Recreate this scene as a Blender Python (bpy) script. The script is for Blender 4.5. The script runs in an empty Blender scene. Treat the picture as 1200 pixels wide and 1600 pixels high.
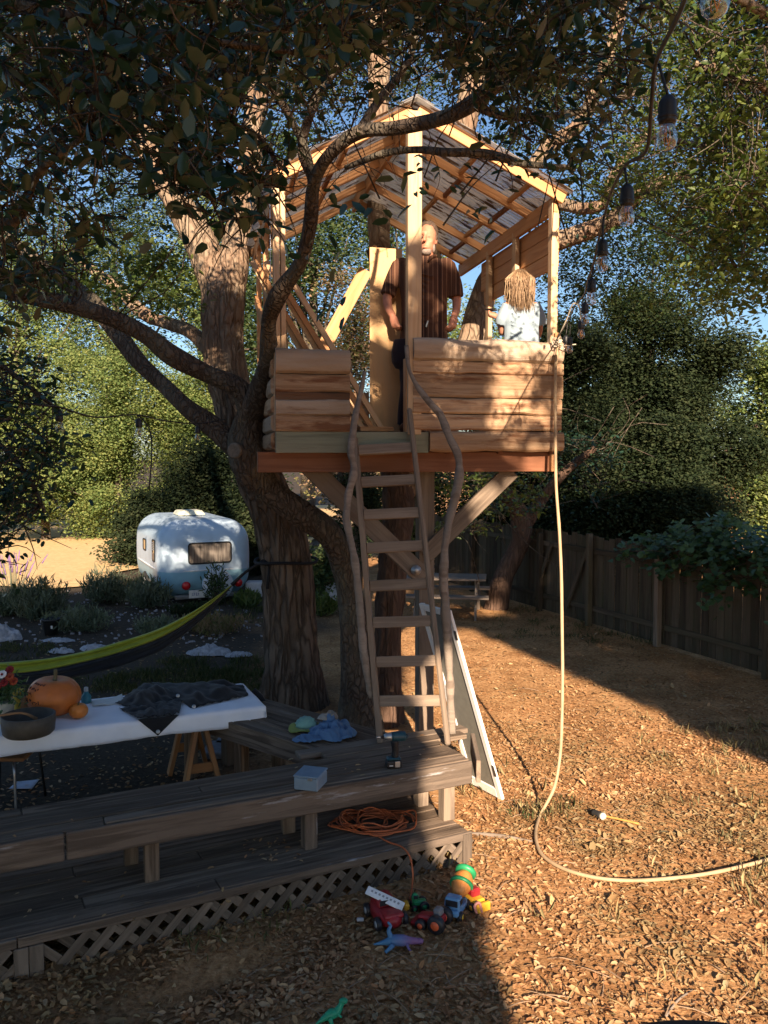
import bpy, bmesh, math, random
import numpy as np
from mathutils import Vector, Matrix, noise
random.seed(7)
SC = bpy.context.scene
C = SC.collection
R = math.radians
# ------------------------------------------------------------------ camera, sky, sun, exposure
CAMZ, PITCH, FP = 2.9, R(3.76), 1340.0
cam = bpy.data.objects.new('camera', bpy.data.cameras.new('camera'))
C.objects.link(cam)
cam.location = (0, 0, CAMZ)
cam.rotation_euler = (R(90) - PITCH, 0, 0)
cam.data.sensor_fit = 'VERTICAL'
cam.data.sensor_height = 36.0
cam.data.lens = FP / 1600 * 36.0
cam.data.clip_start = 0.05
cam.data.clip_end = 1500
SC.camera = cam
SUN_EL = R(22)
HX, HY = 0.12, -0.9928            # horizontal direction towards the sun
TE = math.tan(SUN_EL)
w = bpy.data.worlds.new("World")
SC.world = w
w.use_nodes = True
nt = w.node_tree
sky = nt.nodes.new('ShaderNodeTexSky')
sky.sky_type = 'NISHITA'
sky.sun_disc = False
sky.sun_elevation = SUN_EL
sky.sun_rotation = math.atan2(HX, HY)
sky.altitude = 50
sky.air_density = 1.0
sky.dust_density = 0.6
sky.ozone_density = 4.0
bg = nt.nodes['Background']
nt.links.new(sky.outputs[0], bg.inputs[0])
bg.inputs[1].default_value = 0.05
sun = bpy.data.objects.new('sun', bpy.data.lights.new('sun', 'SUN'))
C.objects.link(sun)
sun.data.energy = 5.0
sun.data.angle = R(0.5)
sun.data.color = (1.0, 0.77, 0.56)
sdir = Vector((HX * math.cos(SUN_EL), HY * math.cos(SUN_EL), math.sin(SUN_EL)))
sun.rotation_euler = sdir.to_track_quat('Z', 'Y').to_euler()
sun.location = sdir * 40
SC.view_settings.view_transform = 'Standard'
SC.view_settings.look = 'None'
SC.view_settings.gamma = 1
SC.view_settings.use_curve_mapping = False
SC.view_settings.exposure = 1.65
SC.render.engine = 'CYCLES'
SC.cycles.max_bounces = 8
SC.cycles.diffuse_bounces = 3
SC.cycles.transparent_max_bounces = 12

# ------------------------------------------------------------------ helpers
CF = Vector((0, math.cos(PITCH), -math.sin(PITCH)))
CU = Vector((0, math.sin(PITCH), math.cos(PITCH)))
CP = Vector((0, 0, CAMZ))
def V(px, py, d):
    return CP + d * (CF + Vector(((px - 600) / FP, 0, 0)) + (800 - py) / FP * CU)
def G(px, py, z=0.0):
    r = CF + Vector(((px - 600) / FP, 0, 0)) + (800 - py) / FP * CU
    return CP + r * ((z - CAMZ) / r.z)
WM = {}
def link(o, parent=None, M=None):
    C.objects.link(o)
    M = M.copy() if M is not None else Matrix()
    if parent is not None:
        o.parent = parent
        o.matrix_basis = WM[parent.name].inverted() @ M
    else:
        o.matrix_basis = M
    WM[o.name] = M
    return o
def tag(o, label=None, cat=None, group=None, kind=None):
    if label: o['label'] = label
    if cat: o['category'] = cat
    if group: o['group'] = group
    if kind: o['kind'] = kind
    return o
def thing(name, label, cat, loc=(0, 0, 0), rz=0, group=None):
    o = bpy.data.objects.new(name, None)
    o.empty_display_size = 0.1
    link(o, None, Matrix.Translation(Vector(loc)) @ Matrix.Rotation(rz, 4, 'Z'))
    return tag(o, label, cat, group)
def meshdata(name, Vv, F, mats, smooth=False, mi=None):
    me = bpy.data.meshes.new(name)
    Vv = np.asarray(Vv, dtype=np.float32).reshape(-1, 3)
    if isinstance(F, np.ndarray):
        n, k = F.shape
        me.vertices.add(len(Vv)); me.vertices.foreach_set('co', Vv.ravel())
        me.loops.add(n * k); me.loops.foreach_set('vertex_index', F.astype(np.int32).ravel())
        me.polygons.add(n)
        me.polygons.foreach_set('loop_start', np.arange(0, n * k, k, dtype=np.int32))
        me.update(calc_edges=True)
    else:
        me.from_pydata([tuple(map(float, v)) for v in Vv], [], F)
    for m in (mats if isinstance(mats, (list, tuple)) else [mats]):
        me.materials.append(m)
    if mi is not None:
        me.polygons.foreach_set('material_index', np.asarray(mi, dtype=np.int32))
    if smooth:
        me.polygons.foreach_set('use_smooth', np.ones(len(me.polygons), dtype=bool))
    me.update()
    return me
def npmesh(name, Vv, F, mats, parent=None, smooth=False, M=None, mi=None):
    Vv = np.asarray(Vv, dtype=np.float32).reshape(-1, 3)
    if M is None:                                   # world coordinates: put the origin at the base
        c = Vector((float(Vv[:, 0].mean()), float(Vv[:, 1].mean()), float(Vv[:, 2].min())))
        Vv = Vv - np.array(c, dtype=np.float32)
        M = Matrix.Translation(c)
    return link(bpy.data.objects.new(name, meshdata(name, Vv, F, mats, smooth, mi)), parent, M)
def smooth_path(pts, rad, per=6):
    P = [Vector(p) for p in pts]
    if len(P) < 3:
        per = max(per, 2)
        out = [P[0].lerp(P[1], i / per) for i in range(per + 1)]
        return out, [rad[0] + (rad[-1] - rad[0]) * i / per for i in range(per + 1)]
    out, rr = [], []
    for i in range(len(P) - 1):
        p0 = P[i - 1] if i else P[0] * 2 - P[1]
        p1, p2 = P[i], P[i + 1]
        p3 = P[i + 2] if i + 2 < len(P) else P[-1] * 2 - P[-2]
        for k in range(per):
            t = k / per
            out.append(0.5 * ((2 * p1) + (p2 - p0) * t + (2 * p0 - 5 * p1 + 4 * p2 - p3) * t * t + (3 * p1 - p0 - 3 * p2 + p3) * t ** 3))
            rr.append(rad[i] + (rad[i + 1] - rad[i]) * t)
    out.append(P[-1]); rr.append(rad[-1])
    return out, rr
class MB:
    """collects geometry for ONE mesh object"""
    def __init__(s):
        s.v, s.f, s.mi = [], [], []
    def add(s, Vv, F, m=0):
        o = len(s.v)
        s.v += [tuple(v) for v in Vv]
        s.f += [tuple(i + o for i in f) for f in F]
        s.mi += [m] * len(F)
        return s
    def box(s, c, size, M=None, m=0, bev=0.0, taper=1.0):
        sx, sy, sz = size[0] / 2, size[1] / 2, size[2] / 2
        c = Vector(c)
        if bev <= 0:
            vs = [Vector((x * (taper if z > 0 else 1), y * (taper if z > 0 else 1), z)) + c for z in (-sz, sz) for y in (-sy, sy) for x in (-sx, sx)]
            fs = [(0, 2, 3, 1), (4, 5, 7, 6), (0, 1, 5, 4), (2, 6, 7, 3), (0, 4, 6, 2), (1, 3, 7, 5)]
        else:
            bm = bmesh.new()
            bmesh.ops.create_cube(bm, size=1)
            for q in bm.verts:
                k = taper if q.co.z > 0 else 1
                q.co = Vector((q.co.x * 2 * sx * k, q.co.y * 2 * sy * k, q.co.z * 2 * sz))
            bmesh.ops.bevel(bm, geom=bm.edges[:], offset=bev, segments=2 if bev > .012 else 1, affect='EDGES', profile=.5)
            bm.verts.index_update()
            vs = [q.co + c for q in bm.verts]
            fs = [tuple(q.index for q in f.verts) for f in bm.faces]
            bm.free()
        if M is not None: vs = [M @ q for q in vs]
        return s.add(vs, fs, m)
    def tube(s, pts, rad, n=8, per=4, m=0, wob=0.0, wf=3.0, flat=1.0, raw=False, seed=0.0, ridge=0.0, nr=14):
        if not isinstance(rad, (list, tuple)): rad = [rad] * len(pts)
        if raw: P, rr = [Vector(p) for p in pts], list(rad)
        else: P, rr = smooth_path(pts, rad, per)
        t0 = (P[1] - P[0]).normalized()
        a = t0.orthogonal().normalized()
        vs, fs = [], []
        for i, p in enumerate(P):
            t = (P[min(i + 1, len(P) - 1)] - P[max(i - 1, 0)]).normalized()
            a = (a - t * a.dot(t)).normalized()
            b = t.cross(a)
            for k in range(n):
                th = 2 * math.pi * k / n
                d = a * math.cos(th) + b * math.sin(th) * flat
                r = rr[i]
                q = p + d * r
                if wob: r *= 1 + wob * noise.noise(q * wf + Vector((seed, seed, 0)))
                if ridge:
                    g = noise.noise(Vector((math.cos(th) * nr / 5, math.sin(th) * nr / 5, (p.z + p.x * .5) * 1.6 + seed)))
                    g2 = noise.noise(Vector((math.cos(th) * nr / 2, math.sin(th) * nr / 2, (p.z + p.x * .5) * 4.5 + seed)))
                    r += ridge * ((.5 - abs(g) * 2.2) + .6 * (.3 - abs(g2) * 1.5))
                vs.append(p + d * r)
            if i:
                o = (i - 1) * n
                fs += [(o + k, o + (k + 1) % n, o + n + (k + 1) % n, o + n + k) for k in range(n)]
        e = len(vs)
        vs += [P[0], P[-1]]
        fs += [(e, (k + 1) % n, k) for k in range(n)]
        o = (len(P) - 1) * n
        fs += [(e + 1, o + k, o + (k + 1) % n) for k in range(n)]
        return s.add(vs, fs, m)
    def lathe(s, prof, M=None, n=20, m=0):
        vs, fs = [], []
        for (r, z) in prof:
            vs += [Vector((r * math.cos(2 * math.pi * k / n), r * math.sin(2 * math.pi * k / n), z)) for k in range(n)]
        for i in range(len(prof) - 1):
            o = i * n
            fs += [(o + k, o + (k + 1) % n, o + n + (k + 1) % n, o + n + k) for k in range(n)]
        fs.append(tuple(range(n))[::-1]); o = (len(prof) - 1) * n; fs.append(tuple(range(o, o + n)))
        if M is not None: vs = [M @ q for q in vs]
        return s.add(vs, fs, m)
    def ball(s, c, r, M=None, n=12, m=0, bump=0.0, bf=5.0):
        r = (r, r, r) if not isinstance(r, (tuple, list)) else r
        vs, fs = [], []
        k2 = n // 2 + 1
        for i in range(k2 + 1):
            ph = math.pi * i / k2
            for k in range(n):
                th = 2 * math.pi * k / n
                d = Vector((math.sin(ph) * math.cos(th), math.sin(ph) * math.sin(th), -math.cos(ph)))
                q = 1 + (bump * noise.noise(d * bf + Vector(c)) if bump else 0)
                vs.append(Vector((d.x * r[0], d.y * r[1], d.z * r[2])) * q + (Vector(c)))
        for i in range(k2):
            o = i * n
            fs += [(o + k, o + (k + 1) % n, o + n + (k + 1) % n, o + n + k) for k in range(n)]
        if M is not None: vs = [M @ q for q in vs]
        return s.add(vs, fs, m)
    def loft(s, rows, n=16, m=0, M=None):
        """rows: (centre, half width x, half depth y)"""
        vs, fs = [], []
        for (c, a, b) in rows:
            c = Vector(c)
            vs += [c + Vector((a * math.cos(2 * math.pi * k / n), b * math.sin(2 * math.pi * k / n), 0)) for k in range(n)]
        for i in range(len(rows) - 1):
            o = i * n
            fs += [(o + k, o + (k + 1) % n, o + n + (k + 1) % n, o + n + k) for k in range(n)]
        fs.append(tuple(range(n))[::-1]); o = (len(rows) - 1) * n; fs.append(tuple(range(o, o + n)))
        if M is not None: vs = [M @ q for q in vs]
        return s.add(vs, fs, m)
    def grid(s, fn, nu, nv, m=0):
        vs = [fn(i / nu, j / nv) for j in range(nv + 1) for i in range(nu + 1)]
        fs = [(j * (nu + 1) + i, j * (nu + 1) + i + 1, (j + 1) * (nu + 1) + i + 1, (j + 1) * (nu + 1) + i) for j in range(nv) for i in range(nu)]
        return s.add(vs, fs, m)
    def build(s, name, mats, parent=None, smooth=False, M=None):
        return npmesh(name, [tuple(v) for v in s.v], s.f, mats, parent, smooth, M, s.mi)
    def local(s, name, mats, parent, smooth=False):       # vertices given in the parent's own frame
        return npmesh(name, [tuple(v) for v in s.v], s.f, mats, parent, smooth, WM[parent.name], s.mi)
def solid(o, t, off=0):
    m = o.modifiers.new('solidify', 'SOLIDIFY'); m.thickness = t; m.offset = off
    return o
def subsurf(o, n=1):
    m = o.modifiers.new('subdivision', 'SUBSURF'); m.levels = m.render_levels = n
    return o
def remesh(o, vox, it=3):
    m = o.modifiers.new('remesh', 'REMESH'); m.mode = 'VOXEL'; m.voxel_size = vox; m.use_smooth_shade = True
    k = o.modifiers.new('smooth', 'SMOOTH'); k.iterations = it; k.factor = .5
    return o
def beam(name, p0, p1, wd, ht, mat, parent=None, up=(0, 0, 1), bev=.004, warp=.003, segs=1, mb=None):
    """a board from p0 to p1 (centre line); wd across, ht along up; own frame with x along the grain"""
    p0, p1 = Vector(p0), Vector(p1)
    x = p1 - p0; L = x.length; x.normalize()
    u = Vector(up); z = (u - x * u.dot(x)).normalized(); y = z.cross(x)
    M = Matrix.Translation((p0 + p1) / 2) @ Matrix((x, y, z)).transposed().to_4x4()
    bm = bmesh.new()
    bmesh.ops.create_cube(bm, size=1)
    for q in bm.verts:
        q.co = Vector((q.co.x * (L + random.uniform(-1, 1) * warp), q.co.y * wd + random.uniform(-1, 1) * warp * .6, q.co.z * ht + random.uniform(-1, 1) * warp * .6))
    b = min(bev, wd * .3, ht * .3)
    if b > 0: bmesh.ops.bevel(bm, geom=bm.edges[:], offset=b, segments=1, affect='EDGES')
    me = bpy.data.meshes.new(name)
    bm.to_mesh(me); bm.free()
    me.materials.append(mat)
    return link(bpy.data.objects.new(name, me), parent, M)
def slab(name, p0, p1, ht, bulge, mats, parent, normal, seed=0, wav=.008, thick=.03):
    """a sawn slab of log: flat back, rounded face, wavy edges"""
    p0, p1 = Vector(p0), Vector(p1)
    x = (p1 - p0); L = x.length; x.normalize()
    y = Vector(normal).normalized(); z = x.cross(y)
    if z.z < 0: z = -z
    M = Matrix.Translation((p0 + p1) / 2) @ Matrix((x, y, z)).transposed().to_4x4()
    ns, npf = 26, 11
    pw = 2.6 if bulge > .04 else (4.5 if bulge > .02 else 14)
    vs, fs = [], []
    for i in range(ns + 1):
        X = -L / 2 + L * i / ns
        tw = wav * (noise.noise(Vector((X * 3, seed, 0))) + .5 * noise.noise(Vector((X * 9, seed, 3))))
        bw = wav * (noise.noise(Vector((X * 3, seed, 7))) + .5 * noise.noise(Vector((X * 9, seed, 9))))
        top, bot = ht / 2 + tw, -ht / 2 + bw
        for k in range(npf):
            t = k / (npf - 1); s = 2 * t - 1
            yy = thick + bulge * math.sqrt(max(0, 1 - abs(s) ** pw)) + .004 * noise.noise(Vector((X * 5, s * 3, seed)))
            vs.append((X, yy, bot + (top - bot) * t))
        vs.append((X, 0, top)); vs.append((X, 0, bot))
        n = npf + 2
        if i:
            o = (i - 1) * n
            fs += [(o + k, o + (k + 1) % n, o + n + (k + 1) % n, o + n + k) for k in range(n)]
    n = npf + 2
    fs.append(tuple(range(n))); o = ns * n; fs.append(tuple(range(o, o + n))[::-1])
    me = meshdata(name, vs, fs, mats, False)
    bm = bmesh.new(); bm.from_mesh(me); bmesh.ops.recalc_face_normals(bm, faces=bm.faces[:]); bm.to_mesh(me); bm.free()
    return link(bpy.data.objects.new(name, me), parent, M)
def copy_tree(o, M, parent=None):
    c = o.copy(); C.objects.link(c)
    if parent is not None:
        c.parent = parent
    else:
        c.matrix_basis = M
    for ch in list(o.children):
        copy_tree(ch, None, c)
    return c

# ------------------------------------------------------------------ materials
class NT:
    def __init__(s, name):
        s.m = bpy.data.materials.new(name); s.m.use_nodes = True
        s.t = s.m.node_tree; s.p = s.t.nodes['Principled BSDF']; s.out = s.t.nodes['Material Output']
    def n(s, typ, **k):
        q = s.t.nodes.new(typ)
        for a, b in k.items():
            if a[0] == 'i' and a[1:].isdigit(): q.inputs[int(a[1:])].default_value = b
            elif a[0] == '_': q.inputs[a[1:].replace('_', ' ')].default_value = b
            else: setattr(q, a, b)
        return q
    def l(s, a, b):
        s.t.links.new(a, b)
    def ramp(s, fac, stops):
        q = s.n('ShaderNodeValToRGB')
        e = q.color_ramp.elements
        while len(e) < len(stops): e.new(.5)
        for i, (p, c) in enumerate(stops):
            e[i].position = p; e[i].color = (c[0], c[1], c[2], 1)
        s.l(fac, q.inputs[0])
        return q.outputs[0]
    def coords(s, scale=(1, 1, 1), rnd=True, kind='Object'):
        tc = s.n('ShaderNodeTexCoord')
        mp = s.n('ShaderNodeMapping'); mp.inputs['Scale'].default_value = scale
        s.l(tc.outputs[kind], mp.inputs[0])
        if rnd:
            oi = s.n('ShaderNodeObjectInfo')
            mu = s.n('ShaderNodeMath', operation='MULTIPLY', i1=37.0)
            s.l(oi.outputs['Random'], mu.inputs[0]); s.l(mu.outputs[0], mp.inputs['Location'])
        return mp.outputs[0]
    def noise(s, vec, scale=5, detail=5, rough=.55, dist=0.0):
        q = s.n('ShaderNodeTexNoise')
        q.inputs['Scale'].default_value = scale; q.inputs['Detail'].default_value = detail
        q.inputs['Roughness'].default_value = rough; q.inputs['Distortion'].default_value = dist
        if vec is not None: s.l(vec, q.inputs['Vector'])
        return q.outputs[0]
    def mix(s, fac, a, b, mode='MIX'):
        q = s.n('ShaderNodeMix', data_type='RGBA', blend_type=mode)
        for i, x in ((0, fac), (6, a), (7, b)):
            if isinstance(x, bpy.types.NodeSocket): s.l(x, q.inputs[i])
            elif i == 0: q.inputs[0].default_value = x
            else: q.inputs[i].default_value = (x[0], x[1], x[2], 1)
        return q.outputs[2]
    def col(s, c):
        if isinstance(c, bpy.types.NodeSocket): s.l(c, s.p.inputs['Base Color'])
        else: s.p.inputs['Base Color'].default_value = (c[0], c[1], c[2], 1)
    def bump(s, h, st=.4, dist=.01):
        q = s.n('ShaderNodeBump'); q.inputs['Strength'].default_value = st; q.inputs['Distance'].default_value = dist
        s.l(h, q.inputs['Height']); s.l(q.outputs[0], s.p.inputs['Normal'])
    def set(s, rough=.7, spec=.3, metal=0.0):
        s.p.inputs['Roughness'].default_value = rough
        s.p.inputs['Specular IOR Level'].default_value = spec
        s.p.inputs['Metallic'].default_value = metal
        return s
def dim(c, f): return (c[0] * f, c[1] * f, c[2] * f)
def wood(name, c1, c2, c3=None, rough=.75, bump=.35, spec=.2, fine=24, stain=None, stain_amt=(.55, .7), var=.35):
    t = NT(name).set(rough, spec)
    v = t.coords((1.3, fine, fine))
    n1 = t.noise(v, 1.0, 6, .6, .8)
    col = t.ramp(n1, [(.36, c2), (.45, dim(c2, 1.25)), (.58, c1)])
    v2 = t.coords((.8, 4, 4))
    n2 = t.noise(v2, 1.2, 3)
    col = t.mix(t.ramp(n2, [(.35, (0, 0, 0)), (.75, (1, 1, 1))]), col, c3 or dim(c1, .7))
    if stain:
        n3 = t.noise(t.coords((1.2, 9, 9)), 1.5, 6, .65)
        col = t.mix(t.ramp(n3, [(stain_amt[0], (0, 0, 0)), (stain_amt[1], (1, 1, 1))]), col, stain)
    oi = t.n('ShaderNodeObjectInfo')
    mr = t.n('ShaderNodeMapRange', i3=1 - var, i4=1 + var)
    t.l(oi.outputs['Random'], mr.inputs[0])
    hs = t.n('ShaderNodeHueSaturation'); t.l(mr.outputs[0], hs.inputs['Value']); t.l(col, hs.inputs['Color'])
    t.col(hs.outputs[0])
    # knots and checks
    vv = t.coords((2.2, 7, 7)); vo = t.n('ShaderNodeTexVoronoi', feature='DISTANCE_TO_EDGE'); t.l(vv, vo.inputs[0])
    ad = t.n('ShaderNodeMath', operation='ADD'); t.l(n1, ad.inputs[0])
    sm = t.n('ShaderNodeMapRange', i1=0.0, i2=.06, i3=-.25, i4=0.0); t.l(vo.outputs['Distance'], sm.inputs[0]); t.l(sm.outputs[0], ad.inputs[1])
    t.bump(ad.outputs[0], bump, .006)
    return t.m
def bark(name, c1, c2, c3, scale=9, bump=.8, stretch=.35, lich=None, crack=.6):
    t = NT(name).set(.9, .1)
    v = t.coords((1, 1, stretch))
    vo = t.n('ShaderNodeTexVoronoi', feature='DISTANCE_TO_EDGE'); vo.inputs['Scale'].default_value = scale
    dn = t.n('ShaderNodeTexNoise'); dn.inputs['Scale'].default_value = 6; t.l(v, dn.inputs[0])
    dn.inputs['Detail'].default_value = 5; dm = t.n('ShaderNodeVectorMath', operation='MULTIPLY_ADD', i1=(.22, .22, .22)); t.l(dn.outputs[1], dm.inputs[0]); t.l(v, dm.inputs[2])
    t.l(dm.outputs[0], vo.inputs[0])
    n1 = t.noise(v, 14, 6, .65)
    h = t.n('ShaderNodeMapRange', i1=0.0, i2=.22, i3=1 - crack); t.l(vo.outputs['Distance'], h.inputs[0])
    mu = t.n('ShaderNodeMath', operation='MULTIPLY'); t.l(h.outputs[0], mu.inputs[0])
    na = t.n('ShaderNodeMath', operation='ADD', i1=.4); t.l(n1, na.inputs[0]); t.l(na.outputs[0], mu.inputs[1])
    col = t.ramp(mu.outputs[0], [(0, c3), (.35, c2), (.8, c1)])
    n2 = t.noise(t.coords((1, 1, .6)), 3, 4)
    col = t.mix(t.ramp(n2, [(.46, (0, 0, 0)), (.6, (1, 1, 1))]), col, t.mix(.5, col, lich or dim(c2, .8)))
    t.col(col)
    t.bump(mu.outputs[0], bump, .035)
    return t.m
def leafmat(name, cols, trans=.3, rough=.45, spec=.35, tcol=None):
    t = NT(name).set(rough, spec)
    g = t.n('ShaderNodeNewGeometry')
    n = len(cols)
    c = t.ramp(g.outputs['Random Per Island'], [(i / max(1, n - 1), q) for i, q in enumerate(cols)])
    nz = t.noise(t.coords((1, 1, 1), False), .9, 2)
    c = t.mix(t.ramp(nz, [(.4, (0, 0, 0)), (.6, (1, 1, 1))]), c, t.mix(1.0, c, (.62, .72, .7), 'MULTIPLY'))
    t.col(c)
    if trans > 0:
        tr = t.n('ShaderNodeBsdfTranslucent')
        t.l(t.mix(1.0, c, tcol or (1.5, 1.5, .6), 'MULTIPLY'), tr.inputs[0])
        ms = t.n('ShaderNodeMixShader', i0=trans)
        t.l(t.p.outputs[0], ms.inputs[1]); t.l(tr.outputs[0], ms.inputs[2]); t.l(ms.outputs[0], t.out.inputs[0])
    return t.m
def plain(name, c, rough=.6, spec=.3, metal=0.0, var=.12, bump=.12, sc=18):
    t = NT(name).set(rough, spec, metal)
    n = t.noise(t.coords(), sc, 5)
    t.col(t.mix(t.ramp(n, [(.3, (0, 0, 0)), (.75, (1, 1, 1))]), dim(c, 1 - var), dim(c, 1 + var)))
    t.bump(n, bump, .004)
    return t.m
def cloth(name, c1, c2=None, weave=260, rough=.9, bump=.25):
    t = NT(name).set(rough, .1)
    n = t.noise(t.coords(), 7, 4)
    t.col(t.mix(t.ramp(n, [(.35, (0, 0, 0)), (.7, (1, 1, 1))]), c1, c2 or dim(c1, .82)))
    t.bump(t.noise(t.coords(), weave, 2), bump, .002)
    t.p.inputs['Sheen Weight'].default_value = .15
    return t.m

LUMBER = wood('lumber', (.53, .30, .145), (.38, .185, .075), (.47, .24, .105), .6, .2, .3, 30, var=.15)
PINE = wood('pine post', (.60, .43, .27), (.46, .30, .17), (.56, .39, .23), .65, .2, .25, 28, var=.1)
REDWOOD = wood('redwood beam', (.24, .105, .056), (.15, .062, .032), (.19, .08, .042), .7, .25, .2, 26, var=.1)
PLY = wood('plywood', (.58, .375, .19), (.50, .31, .145), (.54, .34, .16), .6, .1, .3, 9, var=.05)
SLAB = wood('milled slab', (.46, .32, .205), (.27, .17, .10), (.39, .25, .15), .85, .8, .15, 26, stain=(.20, .095, .05), stain_amt=(.52, .64), var=.22)
LOGFACE = wood('peeled log', (.42, .345, .27), (.27, .20, .14), (.36, .27, .195), .8, .6, .15, 12, stain=(.17, .10, .06), stain_amt=(.6, .72), var=.08)
BARKSLAB = wood('slab bark', (.11, .055, .034), (.045, .024, .016), (.2, .12, .07), .9, .9, .1, 14, var=.1)
GREENB = wood('treated board', (.20, .215, .155), (.13, .14, .10), (.22, .21, .15), .8, .3, .2, 22, var=.08)
GREY = wood('weathered bench wood', (.225, .172, .127), (.08, .06, .045), (.15, .114, .085), .95, .8, .04, 22, stain=(.40, .36, .32), stain_amt=(.66, .8), var=.22)
PALEGREY = wood('weathered fascia wood', (.19, .15, .118), (.08, .063, .05), (.135, .107, .086), .95, .8, .04, 20, stain=(.33, .325, .335), stain_amt=(.60, .68), var=.1)
LADW = wood('ladder wood', (.25, .197, .148), (.14, .108, .082), (.2, .155, .118), .8, .45, .2, 24, var=.12)
LATT = wood('lattice wood', (.175, .14, .11), (.085, .068, .054), (.13, .105, .083), .9, .5, .1, 24, var=.3)
FENCEW = wood('fence board', (.115, .088, .062), (.06, .046, .034), (.085, .075, .048), .9, .6, .1, 18, stain=(.075, .08, .045), stain_amt=(.55, .75), var=.3)
SAWH = wood('sawhorse wood', (.36, .19, .085), (.25, .125, .055), (.3, .15, .065), .7, .25, .25, 24, var=.1)
STICK = wood('driftwood branch', (.27, .225, .185), (.15, .12, .097), (.21, .18, .15), .85, .7, .1, 16, var=.05)
BARK1 = bark('furrowed bark', (.17, .13, .098), (.10, .075, .056), (.035, .027, .022), 11, 1.0, .16, crack=.85)
BARK2 = bark('oak bark', (.125, .098, .076), (.07, .054, .042), (.024, .02, .017), 20, 1.0, .45, lich=(.155, .15, .115), crack=.6)
BARK3 = bark('pale bark', (.27, .21, .15), (.185, .135, .094), (.065, .047, .035), 15, 1.0, .3, lich=(.20, .115, .075), crack=.65)
BARKR = bark('red bark', (.12, .077, .056), (.078, .05, .037), (.03, .021, .017), 13, .8, .22, crack=.6)
LF_DARK = leafmat('oak leaf', [(.012, .036, .024), (.02, .054, .034), (.03, .072, .042), (.05, .092, .042)], .15, .33, .6, (1.1, 1.6, .5))  # dark copy of the leaf, shade put into its greens
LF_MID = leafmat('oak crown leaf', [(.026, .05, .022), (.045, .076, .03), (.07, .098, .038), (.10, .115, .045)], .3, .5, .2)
LF_LIT = leafmat('sunlit leaf', [(.05, .085, .02), (.08, .12, .03), (.12, .16, .04), (.16, .19, .06)], .35, .4, .4)  # lit copy of the leaf, sunlight put into its greens
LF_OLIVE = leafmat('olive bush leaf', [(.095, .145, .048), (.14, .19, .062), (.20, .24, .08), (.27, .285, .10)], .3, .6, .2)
LF_HEDGE = leafmat('hedge leaf', [(.014, .023, .012), (.022, .035, .016), (.036, .050, .022), (.05, .06, .028)], .2, .7, .12)  # greens darkened, shade over the hedge put into the colour
LF_GREY = leafmat('grey shrub leaf', [(.11, .13, .09), (.15, .17, .125), (.19, .21, .155), (.13, .15, .085)], .2, .7, .1)
LF_DRY = leafmat('dry shrub leaf', [(.30, .20, .13), (.36, .22, .15), (.2, .17, .07), (.16, .17, .07)], .25, .7, .1)
LF_IVY = leafmat('vine leaf', [(.05, .105, .042), (.075, .14, .055), (.10, .165, .065), (.08, .14, .08)], .28, .35, .5)
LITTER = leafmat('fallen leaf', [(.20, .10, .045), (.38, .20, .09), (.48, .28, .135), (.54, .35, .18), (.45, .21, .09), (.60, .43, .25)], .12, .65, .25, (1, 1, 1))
GRASSM = leafmat('green grass blade', [(.05, .07, .025), (.085, .105, .04), (.14, .14, .06), (.20, .17, .08)], .25, .6, .2)
DRYG = leafmat('dry grass blade', [(.36, .27, .13), (.46, .36, .19), (.3, .25, .12)], .25, .7, .2, (1.1, 1.1, .9))
# ------------------------------------------------------------------ foliage helpers
def leaf_arrays(P, size, rng, flat=.5, wid=.5, droop=0.0, kind=0, up=None, bias=None):
    """P (N,3) leaf bases -> vertices, faces. kind 0: folded diamond (2 tris), 1: oval of two folded quads"""
    N = len(P)
    size = size * rng.uniform(.65, 1.25, (N, 1)) if np.isscalar(size) else size.reshape(-1, 1)
    n = rng.normal(size=(N, 3)); n[:, 2] = np.abs(n[:, 2]) + flat * 1.5
    if bias is not None: n = n * .75 + np.array(bias)
    n /= np.linalg.norm(n, axis=1, keepdims=True)
    t = rng.normal(size=(N, 3)); t[:, 2] -= droop
    if up is not None: t = t * .45; t[:, 2] += up
    t -= n * (t * n).sum(1, keepdims=True) * (1 if up is None else 0)
    t /= np.linalg.norm(t, axis=1, keepdims=True) + 1e-9
    b = np.cross(n, t); b /= np.linalg.norm(b, axis=1, keepdims=True) + 1e-9
    n = np.cross(t, b)
    fold = rng.uniform(.03, .16, (N, 1))
    if kind == 0:
        vs = np.stack([P, P + size * (t * .5 + b * wid / 2 + n * fold), P + size * t, P + size * (t * .45 - b * wid / 2 + n * fold)], 1)
        F = np.array([[0, 1, 2], [0, 2, 3]])
        m = 4
    else:
        cur = rng.uniform(-.12, .08, (N, 1))
        vs = np.stack([P, P + size * (t * .22 + b * wid * .42 + n * fold * .8), P + size * (t * .68 + b * wid * .40 + n * (fold + cur)),
                       P + size * (t + n * cur * 2), P + size * (t * .68 - b * wid * .40 + n * (fold + cur)), P + size * (t * .22 - b * wid * .42 + n * fold * .8)], 1)
        F = np.array([[0, 1, 2, 3], [0, 3, 4, 5]])
        m = 6
    Fs = (F[None] + (np.arange(N) * m)[:, None, None]).reshape(-1, F.shape[1])
    return vs.reshape(-1, 3), Fs
def leaves(name, P, size, mat, parent=None, seed=0, **kw):
    rng = np.random.default_rng(seed)
    vs, F = leaf_arrays(np.asarray(P, dtype=np.float64), size, rng, **kw)
    return npmesh(name, vs, F, mat, parent, smooth=False)
def cluster_points(cen, per, cr, rng, squash=.7):
    n = len(cen)
    d = rng.normal(size=(n, per, 3))
    s = cr * rng.uniform(.5, 1.3, (n, 1, 1))
    return (np.asarray(cen)[:, None] + d * s * .55 * np.array([1, 1, squash])).reshape(-1, 3)
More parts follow.
